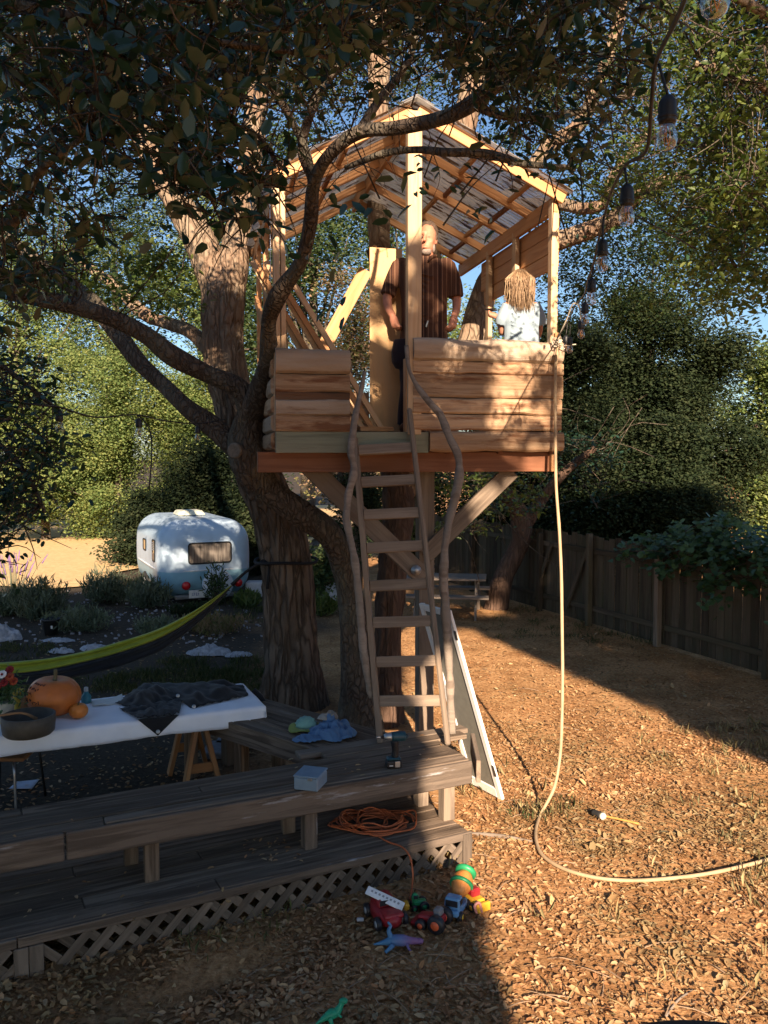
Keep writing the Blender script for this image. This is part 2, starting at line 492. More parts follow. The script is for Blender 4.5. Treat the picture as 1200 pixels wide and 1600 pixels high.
def blob_centres(blobs, n, rng, shell=.55):
    w_ = np.array([b[1][0] * b[1][1] * b[1][2] for b in blobs]) ** .7; w_ /= w_.sum()
    idx = rng.choice(len(blobs), n, p=w_)
    c = np.array([tuple(b[0]) for b in blobs])[idx]; r = np.array([tuple(b[1]) for b in blobs])[idx]
    d = rng.normal(size=(n, 3)); d /= np.linalg.norm(d, axis=1, keepdims=True)
    rad = shell + (1 - shell) * rng.random((n, 1))
    return c + d * r * rad
def twigs_mb(starts, ends, rng, r=.008, n=3):
    mb = MB()
    for a, b in zip(starts, ends):
        a, b = Vector(a), Vector(b)
        L = (b - a).length
        m = a.lerp(b, .5) + Vector(rng.normal(size=3)) * L * .1 + Vector((0, 0, L * .06))
        mb.tube([a, m, b], [r, r * .7, r * .3], n=n, per=3)
    return mb
def blobtree(name, label, x, y, top, rad, mat, seed, base=0.0, crown_base=.15, ncl=260, per=60, leaf=.1, clr=.45, trunk=.16, group=None, cat='tree', squash=.75, bmat=None, nb=17, z0=0.0, kind=0):
    rng = np.random.default_rng(seed)
    root = thing(name, label, cat, (x, y, z0), 0, group)
    H = top - z0
    cb = z0 + H * crown_base
    blobs = []
    for i in range(nb):
        f = (i + .5) / nb
        zz = cb + (top - cb) * (.12 + .8 * f)
        rr = rad * (1.0 - .55 * abs(f - .4) ** 1.3) * rng.uniform(.26, .62)
        a = rng.uniform(0, 6.28) + i * 2.4
        off = rad * rng.uniform(.15, .85) * (1 - .5 * f)
        blobs.append(((x + math.cos(a) * off, y + math.sin(a) * off, zz), (rr, rr, min(rr * .75, (top - cb) * .25))))
    cen = blob_centres(blobs, ncl, rng, .5)
    cen[:, 2] = np.clip(cen[:, 2], z0 + .1, top)
    P = cluster_points(cen, per, clr, rng)
    vs, F = leaf_arrays(P, leaf, rng, flat=.5, wid=.6, kind=kind, bias=(.05, -.45, .3))
    npmesh('crown', vs, F, mat, root)
    mb = MB()
    tr = [(x, y, z0 - .1), (x + rng.uniform(-.2, .2), y, z0 + H * .25), (x + rng.uniform(-.3, .3), y + rng.uniform(-.2, .2), z0 + H * .55), (x + rng.uniform(-.3, .3), y, z0 + H * .85)]
    mb.tube(tr, [trunk, trunk * .8, trunk * .5, trunk * .15], n=9, per=5, wob=.15)
    for i in range(14):
        b = blobs[i % nb]
        t = rng.uniform(.2, .6)
        s = Vector(tr[1]).lerp(Vector(tr[2]), t)
        e = Vector(b[0]) + Vector(rng.normal(size=3)) * b[1][0] * .3
        mb.tube([s, s.lerp(e, .5) + Vector((0, 0, .15)), e], [trunk * .35, trunk * .2, trunk * .05], n=5, per=3)
    mb.build('trunk', bmat or BARK2, root, True)
    return root

# ------------------------------------------------------------------ ground
t = NT('leafy soil').set(.95, .1)
vc = t.coords((1, 1, 1), False)
n1 = t.noise(vc, 26, 8, .7); n2 = t.noise(vc, .55, 4); n3 = t.noise(vc, 90, 3)
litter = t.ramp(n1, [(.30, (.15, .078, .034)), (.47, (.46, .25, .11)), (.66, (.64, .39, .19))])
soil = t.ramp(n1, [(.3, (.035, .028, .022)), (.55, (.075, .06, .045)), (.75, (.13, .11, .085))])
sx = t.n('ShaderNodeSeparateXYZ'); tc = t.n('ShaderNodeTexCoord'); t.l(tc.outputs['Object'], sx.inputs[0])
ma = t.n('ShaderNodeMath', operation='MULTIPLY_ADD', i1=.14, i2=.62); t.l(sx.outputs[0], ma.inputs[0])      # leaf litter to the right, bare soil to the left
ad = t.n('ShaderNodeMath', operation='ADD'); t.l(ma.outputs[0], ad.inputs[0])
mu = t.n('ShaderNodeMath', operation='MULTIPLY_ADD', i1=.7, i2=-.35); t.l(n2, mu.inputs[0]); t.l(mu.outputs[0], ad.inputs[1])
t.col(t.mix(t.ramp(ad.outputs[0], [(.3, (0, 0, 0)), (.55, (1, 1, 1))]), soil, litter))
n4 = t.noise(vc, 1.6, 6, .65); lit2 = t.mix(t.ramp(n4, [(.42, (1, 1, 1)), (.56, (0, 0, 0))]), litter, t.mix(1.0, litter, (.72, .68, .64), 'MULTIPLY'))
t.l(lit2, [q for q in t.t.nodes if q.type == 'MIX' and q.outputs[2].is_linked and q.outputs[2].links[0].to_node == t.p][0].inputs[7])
t.bump(n1, .8, .03)
def ground_z(x, y):
    return -.11 * min(1, max(0, (.1 - x) / 1.2)) * min(1, max(0, (5.7 + .62 * x - y) / .35)) + .018 * noise.noise(Vector((x * .9, y * .9, 0))) + .02 * noise.noise(Vector((x * .25, y * .25, 5)))
mb = MB()
xs = [-400, -120, -40] + [-16 + i * .5 for i in range(65)] + [40, 120, 400]
ys = [-400, -120, -30, -12, -4] + [0 + i * .5 for i in range(61)] + [45, 90, 200, 600]
vs = [(x, y, ground_z(x, y) if -17 < x < 17 and 0 < y < 30.5 else 0) for y in ys for x in xs]
nx = len(xs)
fs = [(j * nx + i, j * nx + i + 1, (j + 1) * nx + i + 1, (j + 1) * nx + i) for j in range(len(ys) - 1) for i in range(nx - 1)]
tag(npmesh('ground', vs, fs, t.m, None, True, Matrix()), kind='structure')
t = NT('dry field').set(.95, .1)
n1 = t.noise(t.coords((1, 1, 1), False), 9, 8, .7)
t.col(t.ramp(n1, [(.3, (.50, .34, .16)), (.6, (.68, .49, .26)), (.8, (.74, .56, .32))]))
t.bump(n1, .6, .03)
fld = []
def fz(a, b):
    y = 19.0 + 30 * b
    return (-26 + (24.5 - (4.5 if b < .2 else 1) + 1.2 * noise.noise(Vector((0, b * 9, 2)))) * a, y + (1.4 * noise.noise(Vector((a * 7, 0, 1))) if b == 0 else 0), .045 + .03 * b)
mb = MB().grid(fz, 16, 16)
tag(mb.build('field', t.m, None, True, Matrix()), kind='structure')

# fallen leaves
rng = np.random.default_rng(3)
def scatter_px(x0, y0, x1, y1, n, z=0.0):
    out = []
    for i in range(n):
        g = G(rng.uniform(x0, x1), rng.uniform(y0, y1), z)
        if noise.noise(Vector((g.x * .8, g.y * .8, 3))) + .6 * noise.noise(Vector((g.x * 3, g.y * 3, 8))) < -.2 and rng.random() < .5: continue
        out.append((g.x, g.y, ground_z(g.x, g.y) + rng.uniform(.004, .016)))
    return np.array(out)
P = np.concatenate([scatter_px(-150, 1330, 1330, 1750, 31000), scatter_px(690, 1130, 1330, 1340, 23000), scatter_px(600, 940, 1330, 1140, 14000)])
vs, F = leaf_arrays(P, .031 * np.exp(rng.normal(size=len(P)) * .36), rng, flat=2.0, wid=.52, kind=1)
tag(npmesh('fallen_leaves', vs, F, LITTER), 'tan and russet fallen oak leaves covering the sunlit yard', None, None, 'stuff')
P = np.concatenate([scatter_px(-250, 1080, 560, 1420, 3600), scatter_px(-100, 950, 560, 1090, 1300)])
vs, F = leaf_arrays(P, .05, rng, flat=3, wid=.5, kind=1)
tag(npmesh('leaf_litter', vs, F, LITTER), 'scattered fallen leaves on the dark soil beneath the table', None, None, 'stuff')
tw = MB()
for i in range(170):
    g_ = G(random.uniform(620, 1230), random.uniform(1010, 1600)) if i < 130 else G(random.uniform(100, 700), random.uniform(1480, 1600))
    a = random.uniform(0, 3.14); L = random.uniform(.05, .26); dx, dy = math.cos(a) * L, math.sin(a) * L
    z = ground_z(g_.x, g_.y) + .012
    tw.tube([(g_.x, g_.y, z), (g_.x + dx * .5 + random.uniform(-.02, .02), g_.y + dy * .5, z + .012), (g_.x + dx, g_.y + dy, z)], [.0035, .003, .002], n=4, per=2)
tag(tw.build('twig_litter', plain('dry twig', (.30, .21, .14), .9, .1, var=.3), None), 'thin dry twigs strewn among the fallen leaves', None, None, 'stuff')
P = scatter_px(-150, 1440, 800, 1700, 3600)
vs, F = leaf_arrays(P, .05, rng, flat=2.0, wid=.55, kind=1)
tag(npmesh('fallen_leaves', vs, F, LITTER), 'larger curled dry leaves in the shade before the lattice', None, None, 'stuff')
# wood chips and pebbles in the soil bed on the left
mb = MB()
for i in range(420):
    g = G(random.uniform(-60, 420), random.uniform(925, 1010))
    s = random.uniform(.012, .04)
    mb.box((0, 0, 0), (s * 1.7, s, s * .7), Matrix.Translation((g.x, g.y, ground_z(g.x, g.y) + s * .3)) @ Matrix.Rotation(random.uniform(0, 3), 4, Vector((random.random(), random.random(), 1)).normalized()))
tag(mb.build('pebbles', plain('pebble', (.32, .31, .32), .9, .1, var=.4), None), 'pale pebbles and wood chips strewn over the planting bed', None, None, 'stuff')
def tufts(name, label, mat, spots, seed, hgt=.14, blades=26, wid=.05, spread=.06):
    rng_ = np.random.default_rng(seed)
    P = np.array([(x + rng_.normal() * spread, y + rng_.normal() * spread, ground_z(x, y)) for (x, y, f) in spots for i in range(int(blades * f))])
    vs, F = leaf_arrays(P, hgt, rng_, flat=0, wid=wid, up=1.1, kind=0)
    tag(npmesh(name, vs, F, mat), label, None, None, 'stuff')
def px_spots(boxes):
    out = []
    for (x0, y0, x1, y1, n, f) in boxes:
        for i in range(n):
            g = G(random.uniform(x0, x1), random.uniform(y0, y1)); out.append((g.x, g.y, f))
    return out
tufts('dry_grass', 'straw coloured dry grass tufts at the sunny right edge of the yard', DRYG,
      px_spots([(1080, 1130, 1220, 1240, 12, .8), (960, 1110, 1180, 1190, 8, .5), (1020, 1230, 1210, 1420, 10, .5), (740, 1400, 1200, 1590, 8, .3), (720, 1200, 860, 1290, 10, .4), (600, 1345, 730, 1362, 8, .5)]), 5, .12, 20, .03, .06)
tufts('grass', 'green grass tufts by the deck, under the hammock and along the fence', GRASSM,
      px_spots([(735, 1190, 760, 1235, 6, .5), (810, 1255, 890, 1280, 12, .4), (150, 1050, 420, 1085, 120, 1.4), (-60, 1010, 120, 1085, 90, 1.4), (260, 1030, 420, 1060, 60, 1.4), (360, 935, 415, 975, 40, 1.5), (780, 950, 1000, 1000, 40, .8), (920, 985, 1060, 1010, 24, .8), (380, 1415, 440, 1450, 6, .7), (290, 1450, 330, 1485, 4, .5), (490, 930, 560, 960, 20, 1)]), 6, .09, 24, .04, .09)

# ------------------------------------------------------------------ trees behind the camera whose shade falls over the deck (hit by the sun first)
PU = Vector((.9928, .12, 0))
def shade_tree(name, label, f_in, ubox, wbox, hd, n, seed, ground_uv, thick=1.3, leaf=.17):
    rng_ = np.random.default_rng(seed)
    pts = []
    while len(pts) < n:
        u, w_ = rng_.uniform(*ubox), rng_.uniform(*wbox)
        if rng_.random() > f_in(u, w_): continue
        h = hd + rng_.normal() * thick
        p = PU * u + Vector((HX, HY, 0)) * h
        pts.append((p.x, p.y, w_ + TE * h))
    P = np.array(pts)
    base = PU * ground_uv + Vector((HX, HY, 0)) * hd
    root = thing(name, label, 'tree', (base.x, base.y, 0))
    vs, F = leaf_arrays(P, leaf, rng_, flat=.3, wid=.6)
    npmesh('crown', vs, F, LF_MID, root)
    zc = float(P[:, 2].mean())
    mb = MB().tube([(base.x, base.y, -.1), (base.x + .1, base.y, zc * .5), (base.x, base.y - .2, zc)], [.28, .22, .08], n=10, per=5, wob=.1)
    for i in range(12):
        q = P[rng_.integers(len(P))]
        s = Vector((base.x, base.y - .05, zc * rng_.uniform(.45, .9)))
        mb.tube([s, s.lerp(Vector(q), .5) + Vector((0, 0, .2)), Vector(q)], [.09, .06, .02], n=5, per=3)
    mb.build('trunk', BARK2, root, True)
def sm(a, b, x): 
    q = min(1, max(0, (x - a) / (b - a))); return q * q * (3 - 2 * q)
def clump(u, w_, s=1.9, o=0.0):
    return noise.noise(Vector((u * s, w_ * s, 11 + o))) + .6 * noise.noise(Vector((u * s * 2.7, w_ * s * 2.7, 4 + o)))
EDGE = [(1.0, 1.0), (1.6, 1.12), (1.9, 1.2), (2.2, 1.26), (2.5, .98), (3.0, 1.02), (3.4, 1.12), (3.75, 1.0), (4.0, 1.2), (4.3, 1.55), (4.8, 1.75), (5.4, 1.75), (5.7, 1.6), (9, 1.6)]
def edge(w_):
    for (a, x), (b, y) in zip(EDGE, EDGE[1:]):
        if a <= w_ <= b: return x + (y - x) * (w_ - a) / (b - a)
    return EDGE[0][1]
def in_a(u, w_):
    e = edge(w_)
    if u < e - .09:
        top = 7.45 if u < -.42 else (6.6 if u < .75 else 5.9)
        top += .22 * clump(u, w_, 2.4, 5)
        if w_ < top: return 1.0
        if -2.5 < u < -.95 and w_ < 8.45 and clump(u, w_, 1.6, 9) > -.12: return .6
    if u > 1.8 and w_ > 6.5: return 0
    if 1.12 < u < 1.62 and 6.3 < w_ < 7.62: return 1.0 if clump(u, w_, 2.6, 6) > -.12 else 0
    if -.95 < u < -.3 and 7.5 < w_ < 8.5: return 1.0 if clump(u, w_, 2.4, 1) > .16 else 0
    return 1.0 if clump(u, w_, 2.3, 2) > (.16 if u > 1.35 else .02) and 5.7 < w_ < 7.5 and u < 3.2 else 0
def in_b(u, w_):
    lim = 4.6 - (w_ - 3.0) * .535 + .05 * noise.noise(Vector((w_ * 3, 0, 0)))
    if u < lim: return 0.0
    return 1.0 if w_ < 6.0 or u > 4.2 else (.5 if clump(u, w_, 1.5, 3) > -.05 else 0)
shade_tree('oak_tree', 'spreading oak behind the viewer shading the deck and table', in_a, (-6.5, 3.2), (.9, 8.5), 6.0, 76000, 21, -2.2, leaf=.2)
shade_tree('oak_tree', 'tall oak behind the viewer shading the board fence', in_b, (2.9, 9.5), (2.4, 8.6), 7.0, 44000, 22, 6.5, leaf=.19)

# ------------------------------------------------------------------ background trees and bushes
def at_px(px, d):
    return (px - 600) / FP * d
def zpx(py, d):
    return V(600, py, d).z
def bush(name, label, px, d, top, half, mat, seed, **kw):
    p = V(px, 712, d)
    return blobtree(name, label, p.x, p.y, zpx(top, d), half / FP * d, mat, seed, **kw)
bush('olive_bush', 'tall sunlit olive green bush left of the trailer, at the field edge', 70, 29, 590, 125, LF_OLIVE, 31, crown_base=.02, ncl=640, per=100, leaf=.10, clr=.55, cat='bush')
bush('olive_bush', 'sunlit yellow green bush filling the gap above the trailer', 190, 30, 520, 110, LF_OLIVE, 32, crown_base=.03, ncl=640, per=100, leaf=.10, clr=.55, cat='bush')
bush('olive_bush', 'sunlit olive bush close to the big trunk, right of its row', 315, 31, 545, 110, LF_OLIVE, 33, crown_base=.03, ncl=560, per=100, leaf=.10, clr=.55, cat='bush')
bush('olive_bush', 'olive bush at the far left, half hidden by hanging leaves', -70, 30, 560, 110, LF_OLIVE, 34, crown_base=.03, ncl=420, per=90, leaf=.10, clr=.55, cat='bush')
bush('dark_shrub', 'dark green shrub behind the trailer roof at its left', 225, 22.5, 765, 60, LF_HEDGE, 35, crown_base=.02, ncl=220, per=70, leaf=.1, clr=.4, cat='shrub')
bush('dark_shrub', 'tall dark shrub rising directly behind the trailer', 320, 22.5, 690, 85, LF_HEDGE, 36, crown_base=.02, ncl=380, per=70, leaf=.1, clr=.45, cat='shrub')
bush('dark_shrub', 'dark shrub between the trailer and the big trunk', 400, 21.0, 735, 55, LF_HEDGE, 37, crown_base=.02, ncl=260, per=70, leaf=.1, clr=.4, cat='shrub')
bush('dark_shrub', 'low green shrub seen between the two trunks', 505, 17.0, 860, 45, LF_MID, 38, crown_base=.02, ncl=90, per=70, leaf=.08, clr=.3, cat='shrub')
for i, (px, d, top, half, lab) in enumerate([(30, 36, 330, 190, 'tall background tree at the far left with sky between its leaves'), (190, 39, 250, 180, 'tall background tree above the olive bushes'),
                                              (330, 36, 270, 150, 'background tree showing left of the treehouse roof'), (480, 30, 180, 140, 'background tree behind the treehouse lumber'),
                                              (640, 36, 200, 150, 'background tree straight behind the treehouse man')]):
    bush('background_tree', lab, px, d, top, half, LF_MID if i % 2 else LF_OLIVE, 41 + i, crown_base=.3, ncl=420, per=60, leaf=.16, clr=.75, trunk=.3)
bush('dry_tree', 'pale reddish half dry tree showing between the leaning boards', 545, 21, 400, 55, LF_DRY, 50, crown_base=.15, ncl=200, per=60, leaf=.1, clr=.5)
bush('green_shrub', 'green shrub just left of the plywood board, beyond the treehouse', 555, 17, 590, 40, LF_HEDGE, 51, crown_base=.1, ncl=160, per=60, leaf=.08, clr=.35, cat='shrub')
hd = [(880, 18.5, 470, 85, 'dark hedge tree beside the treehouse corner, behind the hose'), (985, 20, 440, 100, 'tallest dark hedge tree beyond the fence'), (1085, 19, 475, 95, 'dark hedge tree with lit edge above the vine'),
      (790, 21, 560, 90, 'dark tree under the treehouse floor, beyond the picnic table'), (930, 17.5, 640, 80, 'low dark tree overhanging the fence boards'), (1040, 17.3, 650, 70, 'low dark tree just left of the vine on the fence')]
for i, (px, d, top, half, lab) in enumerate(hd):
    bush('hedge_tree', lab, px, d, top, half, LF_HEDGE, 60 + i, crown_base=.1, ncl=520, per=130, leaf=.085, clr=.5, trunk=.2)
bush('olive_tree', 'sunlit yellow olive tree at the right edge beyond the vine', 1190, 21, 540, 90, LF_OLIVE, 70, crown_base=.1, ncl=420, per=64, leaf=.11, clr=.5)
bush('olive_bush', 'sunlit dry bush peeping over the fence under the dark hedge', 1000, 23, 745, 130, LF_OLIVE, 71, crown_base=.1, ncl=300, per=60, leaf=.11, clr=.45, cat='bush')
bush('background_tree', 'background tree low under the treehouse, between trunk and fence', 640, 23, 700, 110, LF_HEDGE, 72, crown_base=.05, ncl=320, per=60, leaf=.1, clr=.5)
bush('background_tree', 'background tree at upper right behind the hanging bulbs', 1010, 30, 330, 130, LF_MID, 73, crown_base=.3, ncl=260, per=50, leaf=.14, clr=.7)
# ------------------------------------------------------------------ the trees round the treehouse
def limb(name, pts, px_r, mat, parent, n=10, per=6, wob=.18, ridge=0.0, nr=14, ground=False, flare=0.0, knots=None):
    """pts (px, py, d) along the limb; px_r half widths in photo pixels"""
    W = [V(*p) for p in pts]
    rr = [r / FP * p[2] for r, p in zip(px_r, pts)]
    if ground: W[0].z = -.15
    if flare: rr[0] *= 1 + flare
    mb = MB().tube(W, rr, n=n, per=per, wob=wob, wf=2.2, ridge=ridge, nr=nr, seed=random.random() * 9)
    for (p, r) in (knots or []):
        mb.ball(V(*p), r, n=9, bump=.2)
    return mb.build(name, mat, parent, True)
def px_centres(boxes, rng_):
    out = []
    for (x0, y0, x1, y1, d0, d1, n) in boxes:
        for i in range(n):
            out.append(tuple(V(rng_.uniform(x0, x1), rng_.uniform(y0, y1), rng_.uniform(d0, d1))))
    return np.array(out)
def px_crown(name, boxes, per, clr, leaf, mat, parent, seed, kind=0, squash=.6, wid=.5, droop=0.0, flat=.5, tw=0.0, anchors=None):
    rng_ = np.random.default_rng(seed)
    cen = px_centres(boxes, rng_)
    P = cluster_points(cen, per, clr, rng_, squash)
    vs, F = leaf_arrays(P, leaf, rng_, flat=flat, wid=wid, droop=droop, kind=kind)
    o = npmesh(name, vs, F, mat, parent)
    if tw:
        st = []
        A_ = np.array([tuple(a) for a in anchors]) if anchors is not None else None
        en = []
        for c in cen[:260]:
            if A_ is not None: dd = np.linalg.norm(A_ - c, axis=1)
            if A_ is not None and dd.min() < 3.5: st.append(A_[dd.argmin()])
            else: st.append(c + rng_.normal(size=3) * clr * 1.6)
            en.append(c)
            for q in range(3):
                st.append(c); en.append(c + rng_.normal(size=3) * clr * .6)
        tag(twigs_mb(st, en, rng_, tw).build('twigs', BARK2, parent, True), kind='stuff')
    return o
def line_pts(pts, m=6):
    out = []
    for a, b in zip(pts, pts[1:]):
        for i in range(m): out.append(V(*a).lerp(V(*b), i / m))
    return out
# the big furrowed trunk
b1 = G(458, 1098)
t1 = thing('oak_tree', 'big furrowed trunk left of the ladder that forks above the hammock strap', 'tree', (b1.x, b1.y, 0))
limb('trunk', [(458, 1112, 10.05), (456, 1040, 10.0), (452, 960, 10.0), (446, 870, 9.9), (428, 800, 9.8), (400, 735, 9.6), (372, 660, 9.4), (362, 615, 9.35)],
     [50, 42, 40, 38, 36, 33, 31, 29], BARK1, t1, n=72, per=14, wob=.05, ridge=.035, nr=20, ground=True, flare=.25)
limb('upper_trunk', [(380, 682, 9.45), (366, 635, 9.38), (354, 580, 9.3), (347, 510, 9.3), (350, 450, 9.3), (352, 425, 9.3)], [28, 32, 31, 31, 34, 30], BARK3, t1, n=60, per=14, wob=.08, ridge=.024, nr=20)
lead1 = [(352, 470, 9.3), (366, 400, 9.3), (378, 330, 9.4), (392, 250, 9.5), (402, 130, 9.7), (398, 0, 10), (390, -120, 10.3)]
lead2 = [(345, 470, 9.3), (318, 390, 9.3), (280, 320, 9.3), (245, 265, 9.4), (212, 170, 9.5), (190, 40, 9.7), (170, -120, 10)]
limb('branch', lead1, [27, 23, 20, 18, 16, 14, 11], BARK3, t1, n=18, ridge=.012)
limb('branch', lead2, [27, 24, 22, 20, 17, 14, 12], BARK3, t1, n=18, ridge=.012)
side1 = [(340, 560, 9.4), (300, 520, 9.6), (262, 505, 9.8), (225, 490, 10), (170, 440, 10.4), (110, 400, 11)]
limb('branch', side1, [14, 12, 11, 10, 8, 6], BARK3, t1, n=10)
anch = line_pts(lead1) + line_pts(lead2) + line_pts(side1)
px_crown('crown', [(-60, -120, 460, 160, 9, 13, 260), (-60, 120, 330, 420, 9.5, 14, 170), (380, -60, 540, 200, 9.5, 12, 60), (30, 380, 300, 500, 10, 13, 55)], 70, .5, .062, LF_MID, t1, 101, tw=.012, anchors=anch)
px_crown('leaf_sprays', [(60, 390, 290, 480, 8.2, 9.5, 26)], 45, .3, .08, LF_LIT, t1, 102, kind=1, droop=.5)
# the arching stem with the cut knot
b2 = V(565, 1150, 8.8)
t2 = thing('oak_tree', 'crooked oak stem arching left of the ladder with dark limbs before the treehouse', 'tree', (b2.x, b2.y, 0))
limb('trunk', [(566, 1165, 8.8), (560, 1080, 8.8), (553, 980, 8.7), (543, 900, 8.6), (515, 838, 8.4), (462, 796, 8.2), (418, 762, 8.1), (392, 722, 8.0), (386, 684, 8.0), (396, 640, 7.9)],
     [36, 26, 20, 20, 21, 20, 22, 29, 30, 22], BARK2, t2, n=36, per=12, wob=.2, ridge=.014, ground=True, flare=.3)
brA = [(394, 650, 7.9), (374, 608, 7.8), (322, 584, 7.7), (270, 556, 7.6), (228, 524, 7.5), (178, 500, 7.4), (120, 480, 7.3), (50, 466, 7.2), (-60, 440, 7.0)]
brB = [(372, 704, 8.1), (332, 666, 8.15), (290, 636, 8.2), (255, 602, 8.3), (215, 562, 8.4), (175, 512, 8.5), (140, 468, 8.5), (80, 425, 8.6), (20, 380, 8.7), (-60, 330, 8.8)]
brC = [(392, 655, 7.95), (412, 600, 7.5), (420, 560, 7.1), (420, 500, 6.8), (440, 455, 6.5), (470, 410, 6.3), (485, 350, 6.1), (490, 290, 5.9), (512, 245, 5.7), (560, 207, 5.5), (620, 200, 5.3), (690, 185, 5.1), (740, 160, 4.9), (790, 115, 4.7), (830, 70, 4.5), (870, 20, 4.3), (905, -60, 4.1)]
limb('branch', brA, [20, 17, 15, 14.5, 14, 13.5, 13, 12, 11], BARK2, t2, n=20, per=9, wob=.3, ridge=.007)
limb('branch', brB, [17, 16, 14.5, 14, 13.5, 13, 12, 12, 11, 10], BARK2, t2, n=20, per=9, wob=.3, ridge=.007)
limb('branch', brC, [21, 17, 14, 13, 13, 12, 10.5, 10, 10, 11, 10, 11, 12, 12, 10, 9, 8], BARK2, t2, n=20, per=8, wob=.3, ridge=.005)
brD = [(540, 262, 5.6), (600, 240, 5.4), (650, 234, 5.3), (700, 238, 5.2), (760, 240, 5.2), (820, 256, 5.2), (900, 262, 5.2)]
brE = [(735, 163, 4.9), (790, 182, 4.9), (860, 182, 5.0), (930, 166, 5.0), (1010, 140, 5.1)]
brF = [(488, 280, 5.9), (472, 225, 5.8), (505, 135, 5.6), (560, 82, 5.4), (640, 52, 5.2), (730, 35, 5)]
brG = [(488, 290, 5.9), (478, 235, 5.8), (440, 160, 5.6), (400, 90, 5.3), (380, -20, 5)]
brH = [(560, 207, 5.5), (590, 160, 5.5), (640, 90, 5.4), (660, -10, 5.3)]
for q, r in ((brD, [4, 6, 6, 7, 7, 6, 4]), (brE, [7, 6, 6, 5, 4]), (brF, [8, 8, 7, 7, 6, 5]), (brG, [7, 6, 6, 5, 4]), (brH, [8, 7, 6, 5])):
    limb('branch', q, r, BARK2, t2, n=8)
ctr = V(366, 704, 7.74)
mbk = MB().lathe([(.07, -.03), (.072, .0), (.06, .008), (.045, .003), (.02, .004)], Matrix.Translation(ctr) @ Vector((-.35, -1, -.05)).to_track_quat('Z', 'Y').to_matrix().to_4x4(), 14)
mbk.build('cut_knot', plain('cut wood', (.17, .15, .125), .9, .1, var=.3, sc=40), t2, True)
anch = line_pts(brA) + line_pts(brC[8:]) + line_pts(brD) + line_pts(brE) + line_pts(brF) + line_pts(brG) + line_pts(brH) + line_pts(brB[5:])
px_crown('leaf_sprays', [(400, -80, 800, 90, 2.8, 3.8, 78), (720, -80, 1010, 120, 2.8, 3.8, 66), (430, 90, 600, 170, 3.0, 3.8, 8), (770, 90, 960, 260, 3.0, 4.0, 24)], 22, .17, .052, LF_DARK, t2, 113, kind=1, tw=.004)
px_crown('crown', [(-40, -110, 420, 150, 4.2, 6.5, 66), (-40, 150, 330, 330, 5, 7, 26), (-40, 330, 110, 480, 6, 7.5, 12)],
         46, .3, .052, LF_DARK, t2, 103, kind=1, tw=.008, anchors=anch)
# bare twig tangles in front of the roof
rng = np.random.default_rng(5)
st, en = [], []
for i in range(90):
    a = anch[rng.integers(len(anch))]
    st.append(tuple(a)); en.append(tuple(Vector(a) + Vector(rng.normal(size=3)) * .2))
for i in range(26):
    p = V(rng.uniform(390, 660), rng.uniform(90, 330), rng.uniform(5.3, 6))
    st.append(tuple(p)); en.append(tuple(p + Vector(rng.normal(size=3)) * .3))
tag(twigs_mb(st, en, rng, .004).build('twigs', BARK2, t2, True), kind='stuff')
# single leaves hanging before the treehouse
for (px, py, d, L) in [(545, 310, 5.2, .13), (520, 300, 5.2, .1), (565, 330, 5.2, .12), (610, 340, 5.1, .13), (622, 270, 5.1, .11), (655, 250, 5.2, .08), (690, 265, 5.2, .09), (715, 290, 5.2, .07), (770, 345, 5.2, .1), (740, 350, 5.2, .08), (650, 310, 5.2, .06), (535, 385, 5.4, .12), (505, 420, 5.4, .1), (480, 395, 5.5, .1), (520, 480, 5.6, .12), (668, 275, 5.2, .06)]:
    rng2 = np.random.default_rng(int(px * 7 + py))
    P = np.array([tuple(V(px + rng2.normal() * 9, py + rng2.normal() * 9, d)) for i in range(3)])
    for q in P:
        vs, F = leaf_arrays(q[None], L * .9, rng2, flat=.2, wid=.5, kind=1, droop=.3)
        npmesh('leaf', vs, F, LF_DARK, t2)
rng = np.random.default_rng(91)  # unseen bough added above the frame to dapple the log panel
cen = np.stack([rng.uniform(.5, 2.15, 44), rng.uniform(2.5, 3.3, 44), rng.uniform(4.95, 5.75, 44)], 1)
P = cluster_points(cen, 20, .15, rng, .7)
vs, F = leaf_arrays(P, .055, rng, flat=.4, wid=.55, kind=1)
npmesh('leaf_sprays', vs, F, LF_DARK, t2)
limb('branch', [(905, -60, 4.1), (960, -330, 3.6), (1080, -700, 3.0), (1000, -1100, 2.6)], [9, 8, 7, 5], BARK2, t2, n=10)
st = [tuple(V(960, -330, 3.6).lerp(V(1080, -700, 3.0), rng.random())) for c in cen]
tag(twigs_mb(st, cen, rng, .005).build('twigs', BARK2, t2, True), kind='stuff')
# trunk that carries the treehouse
b3 = V(612, 1120, 9.3)
t3 = thing('oak_tree', 'reddish trunk behind the ladder that passes up through the treehouse roof', 'tree', (b3.x, b3.y, 0))
limb('trunk', [(600, 1130, 9.3), (603, 1020, 9.3), (613, 900, 9.3), (622, 790, 9.4), (618, 690, 9.5), (606, 540, 9.6), (592, 390, 9.6)], [26, 20, 22, 24, 22, 19, 18], BARKR, t3, n=40, per=12, ridge=.025, ground=True, flare=.3)
sA = [(593, 400, 9.6), (590, 250, 9.7), (592, 100, 9.8), (585, -100, 10)]
sB = [(625, 770, 9.5), (690, 640, 9.6), (735, 535, 9.6), (752, 475, 9.7), (772, 425, 9.8), (815, 392, 9.9), (880, 374, 9.8), (930, 356, 9.7), (962, 340, 9.6), (1010, 295, 9.4), (1080, 270, 9.2)]
sC = [(620, 680, 9.6), (655, 500, 9.9), (675, 380, 10), (692, 300, 10), (722, 205, 10), (746, 80, 10), (765, -100, 10)]
